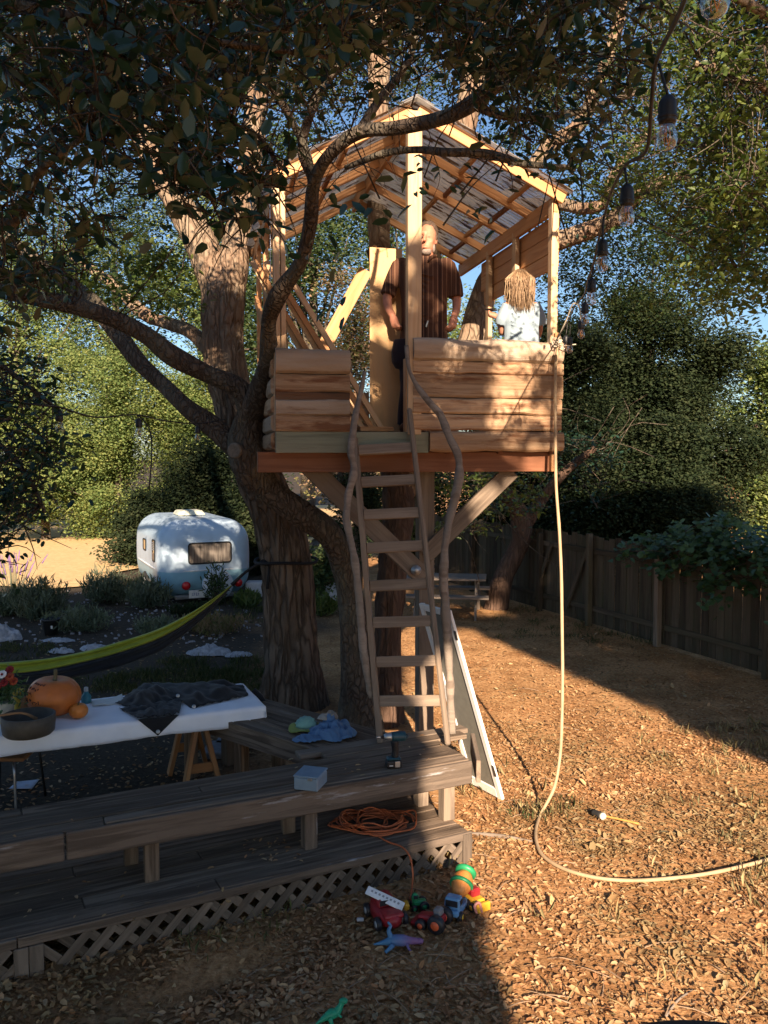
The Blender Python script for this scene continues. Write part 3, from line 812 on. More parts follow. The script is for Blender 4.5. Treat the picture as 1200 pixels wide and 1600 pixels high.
sD = [(700, 300, 10), (790, 310, 10.2), (850, 235, 10.2), (905, 195, 10), (935, 130, 9.8), (965, 40, 9.6), (990, -60, 9.5)]
sE = [(800, 320, 10), (870, 318, 9.8), (915, 326, 9.6), (948, 312, 9.5), (960, 270, 9.4), (1010, 210, 9.3)]
for q, r in ((sA, [17, 17, 16, 14]), (sB, [24, 22, 21, 20, 17, 15, 15, 14, 13, 9, 6]), (sC, [20, 20, 19, 21, 20, 18, 16]), (sD, [12, 11, 11, 12, 10, 9, 7]), (sE, [9, 9, 9, 9, 7, 5])):
    limb('branch', q, r, BARK3, t3, n=16, ridge=.008)
anch = line_pts(sA) + line_pts(sB[5:]) + line_pts(sC[3:]) + line_pts(sD) + line_pts(sE)
px_crown('crown', [(470, -120, 900, 150, 10, 14, 240), (860, -120, 1260, 330, 9.5, 14, 250), (840, 320, 1080, 500, 10, 14, 130), (1040, 330, 1230, 450, 10, 14, 60), (450, 120, 640, 330, 10.5, 14, 60), (640, 100, 900, 270, 11, 14, 80)], 70, .5, .062, LF_MID, t3, 105, tw=.012, anchors=anch)
# leaning red trunk by the fence
b4 = G(776, 950)
t4 = thing('leaning_tree', 'leaning reddish trunk between the picnic table and the fence', 'tree', (b4.x, b4.y, 0))
d4 = b4.y
limb('trunk', [(772, 955, d4), (786, 905, d4), (806, 865, d4), (816, 828, d4 - .1), (806, 792, d4 - .3), (780, 765, d4 - .6), (740, 740, d4 - 1)], [20, 16, 15, 16, 14, 11, 8], BARKR, t4, n=16, per=6, wob=.2, ground=True)
limb('branch', [(815, 830, d4), (840, 790, d4 - .2), (880, 740, d4 - .4), (930, 700, d4 - .6)], [13, 10, 8, 5], BARKR, t4, n=9)
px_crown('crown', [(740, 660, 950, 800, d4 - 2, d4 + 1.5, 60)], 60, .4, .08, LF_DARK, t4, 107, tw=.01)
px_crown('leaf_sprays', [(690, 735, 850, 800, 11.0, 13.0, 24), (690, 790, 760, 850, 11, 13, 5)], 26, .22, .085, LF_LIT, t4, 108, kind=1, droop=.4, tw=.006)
# oak reaching in from the right
tr = thing('oak_tree', 'oak reaching in from the right with sunlit green leaves above the hanging bulbs', 'tree', (5.2, 7.0, 0))
MB().tube([(5.2, 7.0, -.1), (5.1, 6.9, 2.5), (4.8, 6.6, 5), (4.6, 6.2, 8)], [.3, .24, .18, .08], n=14, per=6, wob=.12).build('trunk', BARK2, tr, True)
rA = [(1420, 330, 6.4), (1300, 250, 6), (1200, 140, 5.6), (1165, 128, 5.5), (1125, 108, 5.4), (1085, 100, 5.4)]
rB = [(1420, 420, 6.6), (1280, 380, 6.4), (1200, 280, 6), (1100, 230, 6), (1020, 215, 6)]
rC = [(1420, 200, 6.2), (1250, 60, 5.6), (1120, -20, 5.2), (1000, -60, 5)]
for q, r in ((rA, [12, 10, 8, 8, 7, 5]), (rB, [12, 9, 7, 5, 3]), (rC, [11, 9, 7, 4])): limb('branch', q, r, BARK3, tr, n=9)
anch = line_pts(rA) + line_pts(rB) + line_pts(rC)
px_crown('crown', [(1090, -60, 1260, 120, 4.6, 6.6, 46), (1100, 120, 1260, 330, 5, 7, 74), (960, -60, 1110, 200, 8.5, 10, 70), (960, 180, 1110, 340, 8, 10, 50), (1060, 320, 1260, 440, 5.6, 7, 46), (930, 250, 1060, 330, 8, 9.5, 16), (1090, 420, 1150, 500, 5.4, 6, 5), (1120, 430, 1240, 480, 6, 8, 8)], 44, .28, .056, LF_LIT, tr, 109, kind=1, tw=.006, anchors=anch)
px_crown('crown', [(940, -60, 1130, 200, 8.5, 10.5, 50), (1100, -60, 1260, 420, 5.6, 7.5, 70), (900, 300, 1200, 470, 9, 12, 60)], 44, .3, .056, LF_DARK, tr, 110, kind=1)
# oak whose boughs hang close overhead at the left
tl = thing('oak_tree', 'nearest oak bough hanging dark overhead at the top left', 'tree', (-4.2, 1.2, 0))
MB().tube([(-4.2, 1.2, -.1), (-4.1, 1.2, 2.5), (-3.8, 1.4, 4.5), (-3.4, 1.7, 6.5)], [.3, .25, .18, .06], n=14, per=6, wob=.12).build('trunk', BARK2, tl, True)
bough = MB()
bl = [[(-900, 0, 3.0), (-300, 60, 2.8), (0, 120, 2.7), (200, 160, 2.6), (380, 200, 2.6), (440, 260, 2.6)], [(-700, -300, 2.6), (-200, -60, 2.4), (80, 20, 2.3), (300, 60, 2.3), (520, 90, 2.4)],
      [(-700, 250, 3), (-200, 240, 2.7), (0, 350, 2.4), (60, 270, 2.3), (150, 200, 2.2)], [(-500, -500, 2.6), (100, -200, 2.5), (400, -60, 2.5), (650, -10, 2.6)], [(-700, 600, 4), (-200, 500, 3.4), (-20, 420, 3.0), (40, 470, 2.9)]]
for q in bl: bough.tube([V(*p) for p in q], [.05, .03, .016, .011, .006, .004][:len(q)], n=7, per=6, wob=.2)
bo = bough.build('branch', BARK2, tl, True)
anch = sum([line_pts(q[1:], 8) for q in bl], [])
rng = np.random.default_rng(77)
cen = px_centres([(-40, -60, 200, 150, 1.9, 3.0, 44), (150, -60, 420, 130, 1.9, 3.0, 44), (60, 120, 380, 250, 1.9, 2.9, 44), (280, 230, 430, 330, 2.1, 2.9, 15), (400, -60, 560, 70, 2.0, 3.0, 16), (-30, 180, 60, 330, 2.0, 3, 14), (60, 330, 180, 400, 2.3, 3, 5), (-20, 380, 60, 540, 2.4, 3.2, 12), (300, 300, 400, 350, 2.2, 2.8, 4), (240, 200, 420, 300, 2, 3, 10), (560, -60, 1000, 30, 2.2, 3.2, 18)], rng)
LM = [meshdata('leaf', *leaf_arrays(np.zeros((1, 3)), .05 * s, np.random.default_rng(i), flat=9, wid=w_, kind=1), LF_DARK) for i, (s, w_) in enumerate([(1, .55), (1.1, .62), (.85, .5), (1.2, .55), (.95, .65)])]
P = cluster_points(cen, 13, .1, rng, .9)
order = np.argsort([(Vector(p) - CP).length for p in P])
near, far = P[order[:300]], P[order[300:]]
for i, p in enumerate(near):
    Mx = Matrix.Translation(Vector(p)) @ Matrix.Rotation(rng.uniform(0, 6.28), 4, 'Z') @ Matrix.Rotation(rng.normal() * .9 + .4, 4, 'Y') @ Matrix.Rotation(rng.normal() * .8, 4, 'X')
    link(bpy.data.objects.new('leaf', LM[i % 5]), bo, Mx)
vs, F = leaf_arrays(far, .05, rng, flat=.25, wid=.58, kind=1, droop=.35)
tag(npmesh('leaves', vs, F, LF_DARK, bo), kind='stuff')
st, en = [], []
A_ = np.array([tuple(a) for a in anch])
for c in cen:
    st.append(A_[np.linalg.norm(A_ - c, axis=1).argmin()]); en.append(c)
    for q in range(4): st.append(c); en.append(c + rng.normal(size=3) * .09)
tag(twigs_mb(st, en, rng, .0032).build('twigs', BARK2, bo, True), kind='stuff')
rng = np.random.default_rng(78)  # unseen upper crown added to keep sky light off the deck
cen = np.stack([rng.uniform(-6.5, -1.25, 330), rng.uniform(-2.2, 5.2, 330), rng.uniform(4.9, 6.2, 330)], 1)
cen = cen[(cen[:, 2] + TE * cen[:, 1] < 7.1)]
P = cluster_points(cen, 46, .42, rng, .6)
P = P[P[:, 0] < -.95]
vs, F = leaf_arrays(P, .085, rng, flat=1.2, wid=.6)
npmesh('crown', vs, F, LF_DARK, tl)
# young tree at the far left
tt = thing('oak_tree', 'leafy oak at the left edge hanging over the golden field', 'tree', (-3.9, 5.6, 0))
MB().tube([(-3.9, 5.6, -.1), (-3.8, 5.6, 2), (-3.6, 5.6, 4), (-3.4, 5.7, 5)], [.14, .11, .07, .03], n=10, per=5, wob=.12).build('trunk', BARK2, tt, True)
lA = [(-330, 640, 5.6), (-150, 610, 5.4), (-20, 680, 5.2), (40, 740, 5.1), (70, 800, 5)]
limb('branch', lA, [9, 7, 5, 4, 3], BARK2, tt, n=7)
lB = [(-330, 560, 5.6), (-150, 520, 5.4), (-20, 560, 5.2), (40, 600, 5.1), (90, 640, 5)]
limb('branch', lB, [9, 7, 5, 4, 3], BARK2, tt, n=7)
px_crown('crown', [(-120, 560, 70, 720, 4.6, 5.8, 36), (-120, 700, 75, 800, 4.6, 5.6, 26), (-120, 790, 40, 860, 4.7, 5.4, 12), (-100, 850, 20, 900, 4.7, 5.2, 4), (40, 660, 100, 720, 4.8, 5.2, 3)], 40, .24, .055, LF_DARK, tt, 112, kind=1, droop=.3, tw=.005, anchors=line_pts(lA) + line_pts(lB))

# ------------------------------------------------------------------ the treehouse
EX, EY = Vector((.9763, .2164, 0)), Vector((-.2164, .9763, 0))
L0 = V(430, 672, 7.03); L0.z = 0
ZF = 3.10
def T(a, b, z): return L0 + a * EX + b * EY + Vector((0, 0, z))
def TP(px, py, b=0.0):
    """where the photo ray meets the upright plane b metres behind the front of the treehouse"""
    r = CF + Vector(((px - 600) / FP, 0, 0)) + (800 - py) / FP * CU
    o = L0 + b * EY
    s = (o - CP).dot(EY) / r.dot(EY)
    return CP + r * s
def TA(px, b=0.0): return (TP(px, 600, b) - L0).dot(EX)
WT, DT = 2.49, 2.0
FN = -EY
th = thing('treehouse', 'unfinished wooden treehouse with clear corrugated roof and log siding up in the trees', 'treehouse', T(WT / 2, DT / 2, 0))
def tb(name, p0, p1, wd, ht, mat, up=(0, 0, 1), **kw): return beam(name, p0, p1, wd, ht, mat, th, up, **kw)
# platform
tb('support_beam', T(-.14, .10, 2.846), T(WT - .02, .10, 2.846), .09, .172, REDWOOD)
tb('support_beam', T(-.10, 1.7, 2.835), T(WT - .02, 1.7, 2.835), .09, .15, REDWOOD)
tb('beam_end', T(WT - .04, -.0, 2.835), T(WT - .04, .07, 2.835), .04, .15, LUMBER)
for i in range(6):
    a = .05 + i * (WT - .1) / 5
    tb('joist', T(a, .03, 2.985), T(a, DT - .02, 2.985), .04, .14, REDWOOD)
for i in range(14):
    b = .075 + i * .1435
    tb('floor_board', T(0, b, 3.078), T(WT, b, 3.078), .139, .036, LADW)
tb('rim_board', T(0, -.022, 3.01), T(TA(668), -.022, 3.01), .04, .175, GREENB, up=FN if False else (0, 0, 1))
# right front panel
aL, aR = TA(643), TA(874)
def zz(py, px=650): return TP(px, py).z
rows = [(529, 563, 'log_slab', LOGFACE, .05), (564, 583, 'siding_slab', SLAB, .016), (584, 620, 'siding_slab', SLAB, .012), (622, 646, 'siding_slab', SLAB, .018), (648, 672, 'siding_slab', SLAB, .014), (674, 705, 'log_slab', SLAB, .03)]
for i, (y0, y1, nm, m, bu) in enumerate(rows):
    z0, z1 = zz(y1), zz(y0)
    a0 = aL if i < 5 else TA(669)
    slab(nm, T(a0, -.015, (z0 + z1) / 2), T(aR + (.012 if i in (1, 2) else 0) + (.02 if i == 5 else 0), -.015, (z0 + z1) / 2), z1 - z0 + .004, bu, m, th, FN, seed=i * 3.1, wav=.007 if i in (2, 4) else .014)
# left front panel
aL2, aR2 = .0, TA(545)
rows = [(547, 584, 'log_slab', LOGFACE, .05), (586, 612, 'siding_slab', SLAB, .012), (613, 626, 'bark_strip', BARKSLAB, .012), (625, 649, 'siding_slab', LOGFACE, .02), (650, 674, 'siding_slab', SLAB, .012)]
for i, (y0, y1, nm, m, bu) in enumerate(rows):
    z0, z1 = zz(y1, 480), zz(y0, 480)
    slab(nm, T(aL2, -.015, (z0 + z1) / 2), T(aR2, -.015, (z0 + z1) / 2), z1 - z0 + .004, bu, m, th, FN, seed=40 + i * 2.7, wav=.008, thick=.024 if nm == 'bark_strip' else .03)
for (a0, a1) in ((.03, aR2 - .02), (aL + .03, WT - .02)):
    tb('backing_board', T(a0, .0, ZF + .33), T(a1, .0, ZF + .33), .012, .62, LADW, bev=.001)  # sheet added to stop sky showing between the slabs
for a in (.1, .55, aL + .05, aL + .7, WT - .05):
    tb('backing_stud', T(a, .022, ZF), T(a, .022, ZF + .6), .088, .038, LUMBER, up=EY)
# posts
zap = zz(176, 645)
zR, zL = zz(312, 860), zz(292, 428)
zE = 5.12
tb('corner_post', T(WT - .05, .05, ZF), T(WT - .05, .05, zE), .088, .06, PINE, up=EX)
tb('corner_post', T(.02, .03, ZF), T(.02, .03, zE), .05, .088, PINE, up=EY)
tb('corner_post', T(.075, .04, ZF), T(.075, .04, zE - .04), .04, .088, PINE, up=EY)
am = TA(645.5)
tb('ridge_post', T(am, -.005, ZF - .02), T(am, -.005, zap), .118, .09, PINE, up=EY)
tb('door_stud', T(TA(637), .03, ZF), T(TA(637), .03, ZF + .62), .04, .09, LUMBER, up=EY)
tb('flashing', T(-.025, .02, 4.3), T(-.025, .02, 4.95), .004, .05, plain('galvanised strip', (.5, .52, .55), .35, .5, .8), up=EY)
for (a, b) in ((.03, 1.15), (.03, DT), (WT * .5, DT)):
    tb('wall_post', T(a, b, ZF), T(a, b, zE), .05, .088, LUMBER, up=EY)
for b in (.95, 1.72):
    tb('wall_post', T(WT - .05, b, ZF), T(WT - .05, b, zE - .05), .088, .045, PINE, up=EX)
# eaves headers and ridge
DO = 2.75
tb('eave_header', T(WT - .05, .0, 5.075), T(WT - .05, DO, 5.075), .045, .135, LUMBER)
tb('eave_header', T(.03, .09, 5.075), T(.03, DO, 5.075), .045, .135, LUMBER)
zr = zap + .06
tb('ridge_beam', T(am, .05, zr - .06), T(am, DO, zr - .06), .04, .14, LUMBER)
# rafters, blocking, roof sheets
OV = .13
def slope_pt(side, s, b, dz=0.0):
    """s 0 at the ridge .. 1 at the wall line"""
    a1 = WT - .05 if side > 0 else .03
    a = am + (a1 - am) * s
    return T(a, b, zr + (5.19 - zr) * s + dz)
for side in (1, -1):
    s1 = 1.05
    for i, b in enumerate((-.03, .62, 1.27, 1.95, 2.62)):
        tb('rafter', slope_pt(side, .02, b, -.042), slope_pt(side, s1, b, -.042), .038, .075 if i else .105, LUMBER)
    for j, s in enumerate((.47, .84)):
        for i, b in enumerate((.295, .945, 1.61, 2.285)):
            tb('blocking', slope_pt(side, s + .03 * (i % 2), b - .3, -.03), slope_pt(side, s + .03 * (i % 2), b + .3, -.03), .04, .04, REDWOOD if i % 2 else LUMBER)
t = NT('clear corrugated plastic'); t.set(.3, .5)
nz = t.noise(t.coords((3.2, 22, 3), False), 1.0, 5, .6)
st_ = t.ramp(nz, [(.53, (0, 0, 0)), (.57, (1, 1, 1))])
nb_ = t.noise(t.coords((2, 2, 2), False), 1.2, 3)
st2 = t.mix(1.0, st_, t.ramp(nb_, [(.30, (0, 0, 0)), (.45, (1, 1, 1))]), 'MULTIPLY')
t.col(t.mix(st2, (.62, .58, .52), (.17, .10, .06)))
tp = t.n('ShaderNodeBsdfTransparent'); tp.inputs[0].default_value = (.82, .85, .87, 1)
tl_ = t.n('ShaderNodeBsdfTranslucent'); t.l(t.mix(st2, (.8, .78, .74), (.14, .07, .03)), tl_.inputs[0])
m1 = t.n('ShaderNodeMixShader', i0=.55); t.l(t.p.outputs[0], m1.inputs[1]); t.l(tl_.outputs[0], m1.inputs[2])
m2 = t.n('ShaderNodeMixShader'); fa = t.n('ShaderNodeMapRange', i3=.42, i4=.15); t.l(st2, fa.inputs[0]); t.l(fa.outputs[0], m2.inputs[0])
t.l(m1.outputs[0], m2.inputs[1]); t.l(tp.outputs[0], m2.inputs[2]); t.l(m2.outputs[0], t.out.inputs[0])
ROOFM = t.m
for side in (1, -1):
    for q in range(4):
        b0, b1_ = -.12 + q * .74, -.12 + q * .74 + .78
        mb = MB()
        def rf(u, v):
            b = b0 + (b1_ - b0) * u
            return slope_pt(side, -.005 + 1.09 * v, b, .012 + .004 * (q % 2) + .011 * math.sin(b / .068 * 2 * math.pi))
        mb.grid(rf, 84, 6)
        # own frame: x down the slope, so that the stains run along the corrugation
        X = (slope_pt(side, 1, 0) - slope_pt(side, 0, 0)).normalized(); Y = EY; Z = X.cross(Y)
        M = Matrix.Translation(slope_pt(side, .5, (b0 + b1_) / 2)) @ Matrix((X, Y, Z)).transposed().to_4x4()
        Mi = M.inverted(); mb.v = [tuple(Mi @ Vector(v)) for v in mb.v]
        solid(mb.build('roof_panel', ROOFM, th, True, M), .002)
mb = MB().grid(lambda u, v: T(am, -.13 + 2.95 * u, zr + .04) + EX * (v - .5) * .28 + Vector((0, 0, -.14 * abs(v - .5) * 1.1)), 30, 4)
solid(mb.build('ridge_cap', ROOFM, th, True), .003)
# right wall boards, left wall slabs
for i, (z, b0, b1_) in enumerate(((4.94, .06, 2.1), (4.785, .06, 2.1), (4.63, .06, 2.0), (4.475, .5, 1.95))):
    if i < 3: tb('wall_board', T(WT + .0, b0, z), T(WT + .0, b1_, z), .02, .15, LUMBER)
for i in range(5):
    z = 3.02 + i * .15
    slab('siding_slab', T(WT - .055, .09, z), T(WT - .055, DT, z), .146, .012, SLAB, th, EX, seed=70 + i)
    slab('siding_slab', T(.03, DT, z), T(.03, .0, z), .146, .035, LOGFACE if i % 2 else SLAB, th, -EX, seed=80 + i)
for i in range(4):
    slab('siding_slab', T(0, DT + .03, 3.05 + i * .15), T(1.2, DT + .03, 3.05 + i * .15), .146, .02, SLAB, th, EY, seed=90 + i)
tb('wall_brace', T(.0, 1.9, 4.86), T(.0, .15, 4.12), .035, .085, LUMBER)
tb('wall_brace', T(.0, 1.95, 4.5), T(.0, .5, 3.85), .035, .085, LUMBER)
tb('wall_brace', T(TA(468, 1.8), 1.8, TP(468, 612, 1.8).z), T(TA(572, 1.8), 1.8, TP(572, 422, 1.8).z), .035, .14, LUMBER, up=EX)
tb('wall_board', T(.1, .5, 3.15), T(.06, .6, 4.2), .02, .2, PLY, up=EX)
# knee braces, centre post and bolt
tb('knee_brace', TP(462, 708, .2), TP(662, 902, .32), .05, .165, LADW)
tb('knee_brace', TP(800, 735, .2), TP(664, 868, .30), .05, .15, LADW)
pc = TP(664, 730, .40)
tb('support_post', (pc.x, pc.y, -.05), (pc.x, pc.y, 2.76), .14, .14, LADW, up=EY)
bolt = MB().lathe([(.047, 0), (.047, .008), (.03, .009), (.03, .028), (.005, .03)], Matrix.Translation(TP(650, 891, .26)) @ Vector((.15, -1, 0)).to_track_quat('Z', 'Y').to_matrix().to_4x4(), 12)
bolt.build('bolt', plain('galvanised bolt', (.42, .44, .46), .4, .5, .7), th, True)

# ------------------------------------------------------------------ loose lumber inside
pw = thing('plywood_board', 'tall narrow plywood board standing upright beside the man', 'board', T(TA(603, .62), .62, ZF))
beam('sheet', T(TA(603, .60), .60, ZF), T(TA(603, .66), .66, TP(603, 388, .66).z), .30, .018, PLY, pw, up=EY, bev=.002)
labs = ['front leaning board of the lumber bundle behind the left log panel', 'second leaning board of the lumber bundle, counted from the doorway', 'middle leaning board of the lumber bundle by the left post', 'fourth leaning board of the lumber bundle, counted from the doorway', 'rearmost leaning board of the bundle, nearest the left post']
for i in range(5):
    p0 = T(TA(598 - i * 15, .30 + .05 * i), .30 + .05 * i, ZF + .02); p1 = TP(437 - i * 11, 408 + 12 * (i % 2), .30 + .05 * i)
    o = beam('lumber_board', p0, p1, .038, .046, LUMBER if i % 2 else PINE, None, up=EX, bev=.003)
    tag(o, labs[i], 'board', 'boards leaning inside the treehouse')
tag(beam('lumber_board', T(TA(560, .25), .25, ZF + .03), T(TA(612, .3), .3, ZF + .03), .1, .04, LUMBER), 'short board offcut lying on the doorway floor of the treehouse', 'board')
# ------------------------------------------------------------------ board fence
F0, F1 = Vector((7.4, 5.6, 0)), Vector((1.15, 20.2, 0))
FD = (F1 - F0).normalized(); FNn = Vector((-FD.y, FD.x, 0))
if FNn.x > 0: FNn = -FNn                                  # towards the yard
FL = (F1 - F0).length
fen = thing('board_fence', 'weathered grey board fence with posts and braced gate, along the right side of the yard', 'fence', F0 + FD * FL / 2)
nb = int(FL / .150)
bmesh_cache = []
for i in range(nb):
    s = .075 + i * .150
    top = 1.53 + .025 * math.sin(i * 1.7) + random.uniform(-.02, .02)
    p = F0 + FD * s + FNn * random.uniform(-.006, .006)
    beam('fence_board', p + Vector((0, 0, .03)), p + FD * random.uniform(-.012, .012) + Vector((0, 0, top)), .142, .018, FENCEW, fen, up=FNn, bev=.003)
def fence_at(px):
    """distance along the fence where the photo column px meets it"""
    a = (px - 600) / FP
    # x = a*y
    return (a * F0.y - F0.x) / (FD.x - a * FD.y)
for zc, ht in ((1.28, .085), (.30, .085)):
    for i in range(6):
        s0 = FL * i / 6 + .02; s1 = FL * (i + 1) / 6 - .02
        beam('rail', F0 + FD * s0 + FNn * .032 + Vector((0, 0, zc)), F0 + FD * s1 + FNn * .032 + Vector((0, 0, zc)), .036, ht, FENCEW, fen)
for px in (1215, 1040, 930, 852, 745):
    p = F0 + FD * fence_at(px) + FNn * .10
    beam('post', p + Vector((0, 0, -.05)), p + Vector((0, 0, 1.47 if px != 930 else 1.58)), .09, .09, FENCEW if px != 1040 else LADW, fen, up=FNn)
for a, b in ((925, 893), (868, 842)):
    p, q = F0 + FD * fence_at(a) + FNn * .075, F0 + FD * fence_at(b) + FNn * .075
    beam('gate_brace', p + Vector((0, 0, 1.3)), q + Vector((0, 0, .2)), .08, .03, FENCEW, fen, up=FNn)
# climbing vine over the fence
rng = np.random.default_rng(8)
vr = thing('climbing_vine', 'broad leaved green vine sprawling over the top of the board fence', 'vine', F0 + FD * 3)
s_end = fence_at(1000)
cen = []
for i in range(260):
    s = s_end * rng.random() ** .8
    f = 1 - max(0, (s - s_end + 1.2) / 1.2)
    q = F0 + FD * s + FNn * rng.normal() * .16
    cen.append((q.x, q.y, 1.56 + .18 * rng.normal() * f + .1 * f - (abs(rng.normal()) * .35 if rng.random() < .4 else 0)))
cen = np.array(cen)
P = cluster_points(cen, 26, .2, rng, .8)
vs, F = leaf_arrays(P, .10, rng, flat=.5, wid=.85, kind=1, bias=(-.4, -.7, .5))
npmesh('foliage', vs, F, LF_IVY, vr)
st = [cen[i] for i in rng.integers(0, len(cen), 160)]; en = [cen[i] for i in rng.integers(0, len(cen), 160)]
en = [s + (e - s) * min(1, .8 / (np.linalg.norm(e - s) + 1e-6)) for s, e in zip(st, en)]
twigs_mb(st, en, rng, .008).build('vine_stems', BARK2, vr, True)

# ------------------------------------------------------------------ deck with lattice skirt
DZ = .235
dA0, dA1 = G(0, 1470, DZ), G(735, 1297, DZ)
DA = (dA1 - dA0).normalized(); DN = Vector((-DA.y, DA.x, 0))          # DN: away from the viewer
def D(s, o, z): return Vector((dA1.x, dA1.y, 0)) - DA * s + DN * o + Vector((0, 0, z))   # s metres left of the right corner
LEN = 5.2
dk = thing('wooden_deck', 'low weathered deck platform skirted with diagonal lattice under the bench', 'deck', D(LEN / 2, .5, 0))
for i in range(7):
    o = .07 + i * .1435
    cut = LEN * (.35 + .3 * (i % 3) / 2)
    beam('deck_board', D(0.02, o, DZ - .018), D(cut, o, DZ - .018), .139, .036, GREY, dk, bev=.005)
    beam('deck_board', D(cut + .004, o, DZ - .018), D(LEN, o, DZ - .018), .139, .036, GREY, dk, bev=.005)
beam('edge_trim', D(0, -.012, DZ - .03), D(2.98, -.012, DZ - .03), .022, .055, PALEGREY, dk)
beam('edge_trim', D(2.985, -.012, DZ - .03), D(LEN, -.012, DZ - .03), .022, .055, PALEGREY, dk)
beam('end_joist', D(.02, .02, DZ - .1), D(.02, 1.0, DZ - .1), .03, .13, PALEGREY, dk)
for s in (.04, 2.885, 2.965, LEN - .1):
    beam('corner_board', D(s, -.022, -.12), D(s, -.022, DZ - .06 + (.05 if s < .1 else 0)), .075, .018, LATT, dk, up=DN)
# lattice: two layers of strips, cut to the skirt's height
LW, LT = .052, .007
zl0, zl1 = -.12, DZ - .055
for lay, sg in ((0, 1), (1, -1)):
    n = 0
    s = -.1
    while s < LEN:
        h = zl1 - zl0
        a = s if sg > 0 else s + h
        b = s + h if sg > 0 else s
        a = min(max(a, .0), LEN); b = min(max(b, .0), LEN)
        if abs(a - b) > .03 and not (2.82 < (a + b) / 2 < 3.03):
            full = h
            zb = zl0; zt = zl1
            if abs(abs(a - b) - h) > .005:                     # clipped at the end
                if sg > 0: zb = zl0 if s >= 0 else zl0 - s
                else: zt = zl1
            beam('lattice_strip', D(a, -.004 - LT * lay * 1.15 if sg > 0 else -.004 - LT * 1.15 * lay, zb), D(b, -.004 - LT * 1.15 * lay, zt), LT, LW, LATT, dk, up=DN.cross(DA), bev=.0015, warp=.004)
        s += .142
# ------------------------------------------------------------------ bench along the deck, and its return
BZ = .674
bA0, bA1 = G(0, 1318, BZ), G(733, 1188, BZ)
BA = (bA1 - bA0).normalized(); BN = Vector((-BA.y, BA.x, 0))
def B(s, o, z): return Vector((bA1.x, bA1.y, 0)) - BA * s + BN * o + Vector((0, 0, z))
bh = thing('deck_bench', 'long weathered plank bench that turns a corner at the ladder foot', 'bench', B(2.2, .3, DZ))
BL = 5.0
for i in range(4):
    o = .022 + .119 * (i + .5)
    cut = (2.55, 3.4, 1.9, 3.0)[i]
    beam('seat_plank', B(-.02, o, BZ - .02), B(cut, o, BZ - .02), .115, .038, GREY, bh, bev=.006, warp=.006)
    beam('seat_plank', B(cut + .005, o, BZ - .021), B(BL, o, BZ - .021), .115, .038, GREY, bh, bev=.006, warp=.006)
beam('fascia', B(-.02, 0, BZ - .088), B(2.78, 0, BZ - .088), .036, .168, PALEGREY, bh, bev=.008)
beam('fascia', B(2.79, 0, BZ - .088), B(BL, 0, BZ - .088), .036, .168, PALEGREY, bh, bev=.008)
for i in range(2):
    o = .505 + .125 * (i + .5)
    e = G(727, 1146 - 10 * i, BZ)
    s_end_ = -(e - Vector((bA1.x, bA1.y, BZ))).dot(BA)
    beam('seat_plank', B(s_end_, o, BZ - .019), B(.92 + .16 * i, o, BZ - .019), .120, .038, GREY if i == 0 else LADW, bh, bev=.006, warp=.004)
e0 = G(734, 1150, BZ)
beam('end_board', Vector((e0.x + .03, e0.y + .08, BZ - .085)), Vector((bA1.x + .07, bA1.y - .0, BZ - .085)), .034, .165, LADW, bh)
# return arm towards the trunk
c0, c1 = G(520, 1175, BZ), G(407, 1140, BZ)
CA = (c1 - c0).normalized(); CN = Vector((-CA.y, CA.x, 0))
if CN.y < 0: CN = -CN
for i in range(5):
    o = .065 + .128 * i
    s0 = -.32 + .05 * i
    beam('seat_plank', c0 + CA * s0 + CN * o + Vector((0, 0, -.026)), c0 + CA * 2.0 + CN * o + Vector((0, 0, -.026)), .122, .038, GREY, bh, bev=.006, warp=.006)
beam('fascia', c0 + CA * .02 + CN * -.02 + Vector((0, 0, -.085)), c0 + CA * 2.0 + CN * -.02 + Vector((0, 0, -.085)), .034, .16, GREY, bh)
for s in (.35, 1.15, 1.85):
    for o in (.08, .5):
        p = c0 + CA * s + CN * o
        beam('leg', Vector((p.x, p.y, -.03)), Vector((p.x, p.y, BZ - .05)), .09, .09, GREY, bh, up=CN)
# legs of the long bench, two by two
def B_at(px, o):
    a = (px - 600) / FP
    q = B(0, o, 0)
    s = (q.x - a * q.y) / (BA.x - a * BA.y)
    return B(s, o, 0)
for (px, o, m) in ((700, .075, LADW), (659, .38, LADW), (480, .075, PALEGREY), (446, .36, GREY), (226, .075, GREY), (193, .36, GREY)):
    g = B_at(px, o)
    beam('leg', Vector((g.x, g.y, DZ)), Vector((g.x, g.y, BZ - .042)), .09, .09 if m != GREY else .06, m, bh, up=BN)
for s in (3.6, 4.5):
    for o in (.12, .4): beam('leg', B(s, o, DZ), B(s, o, BZ - .042), .09, .09, GREY, bh, up=BN)
    beam('cross_piece', B(s + .07, .03, BZ - .1), B(s + .07, .46, BZ - .1), .036, .12, GREY, bh)

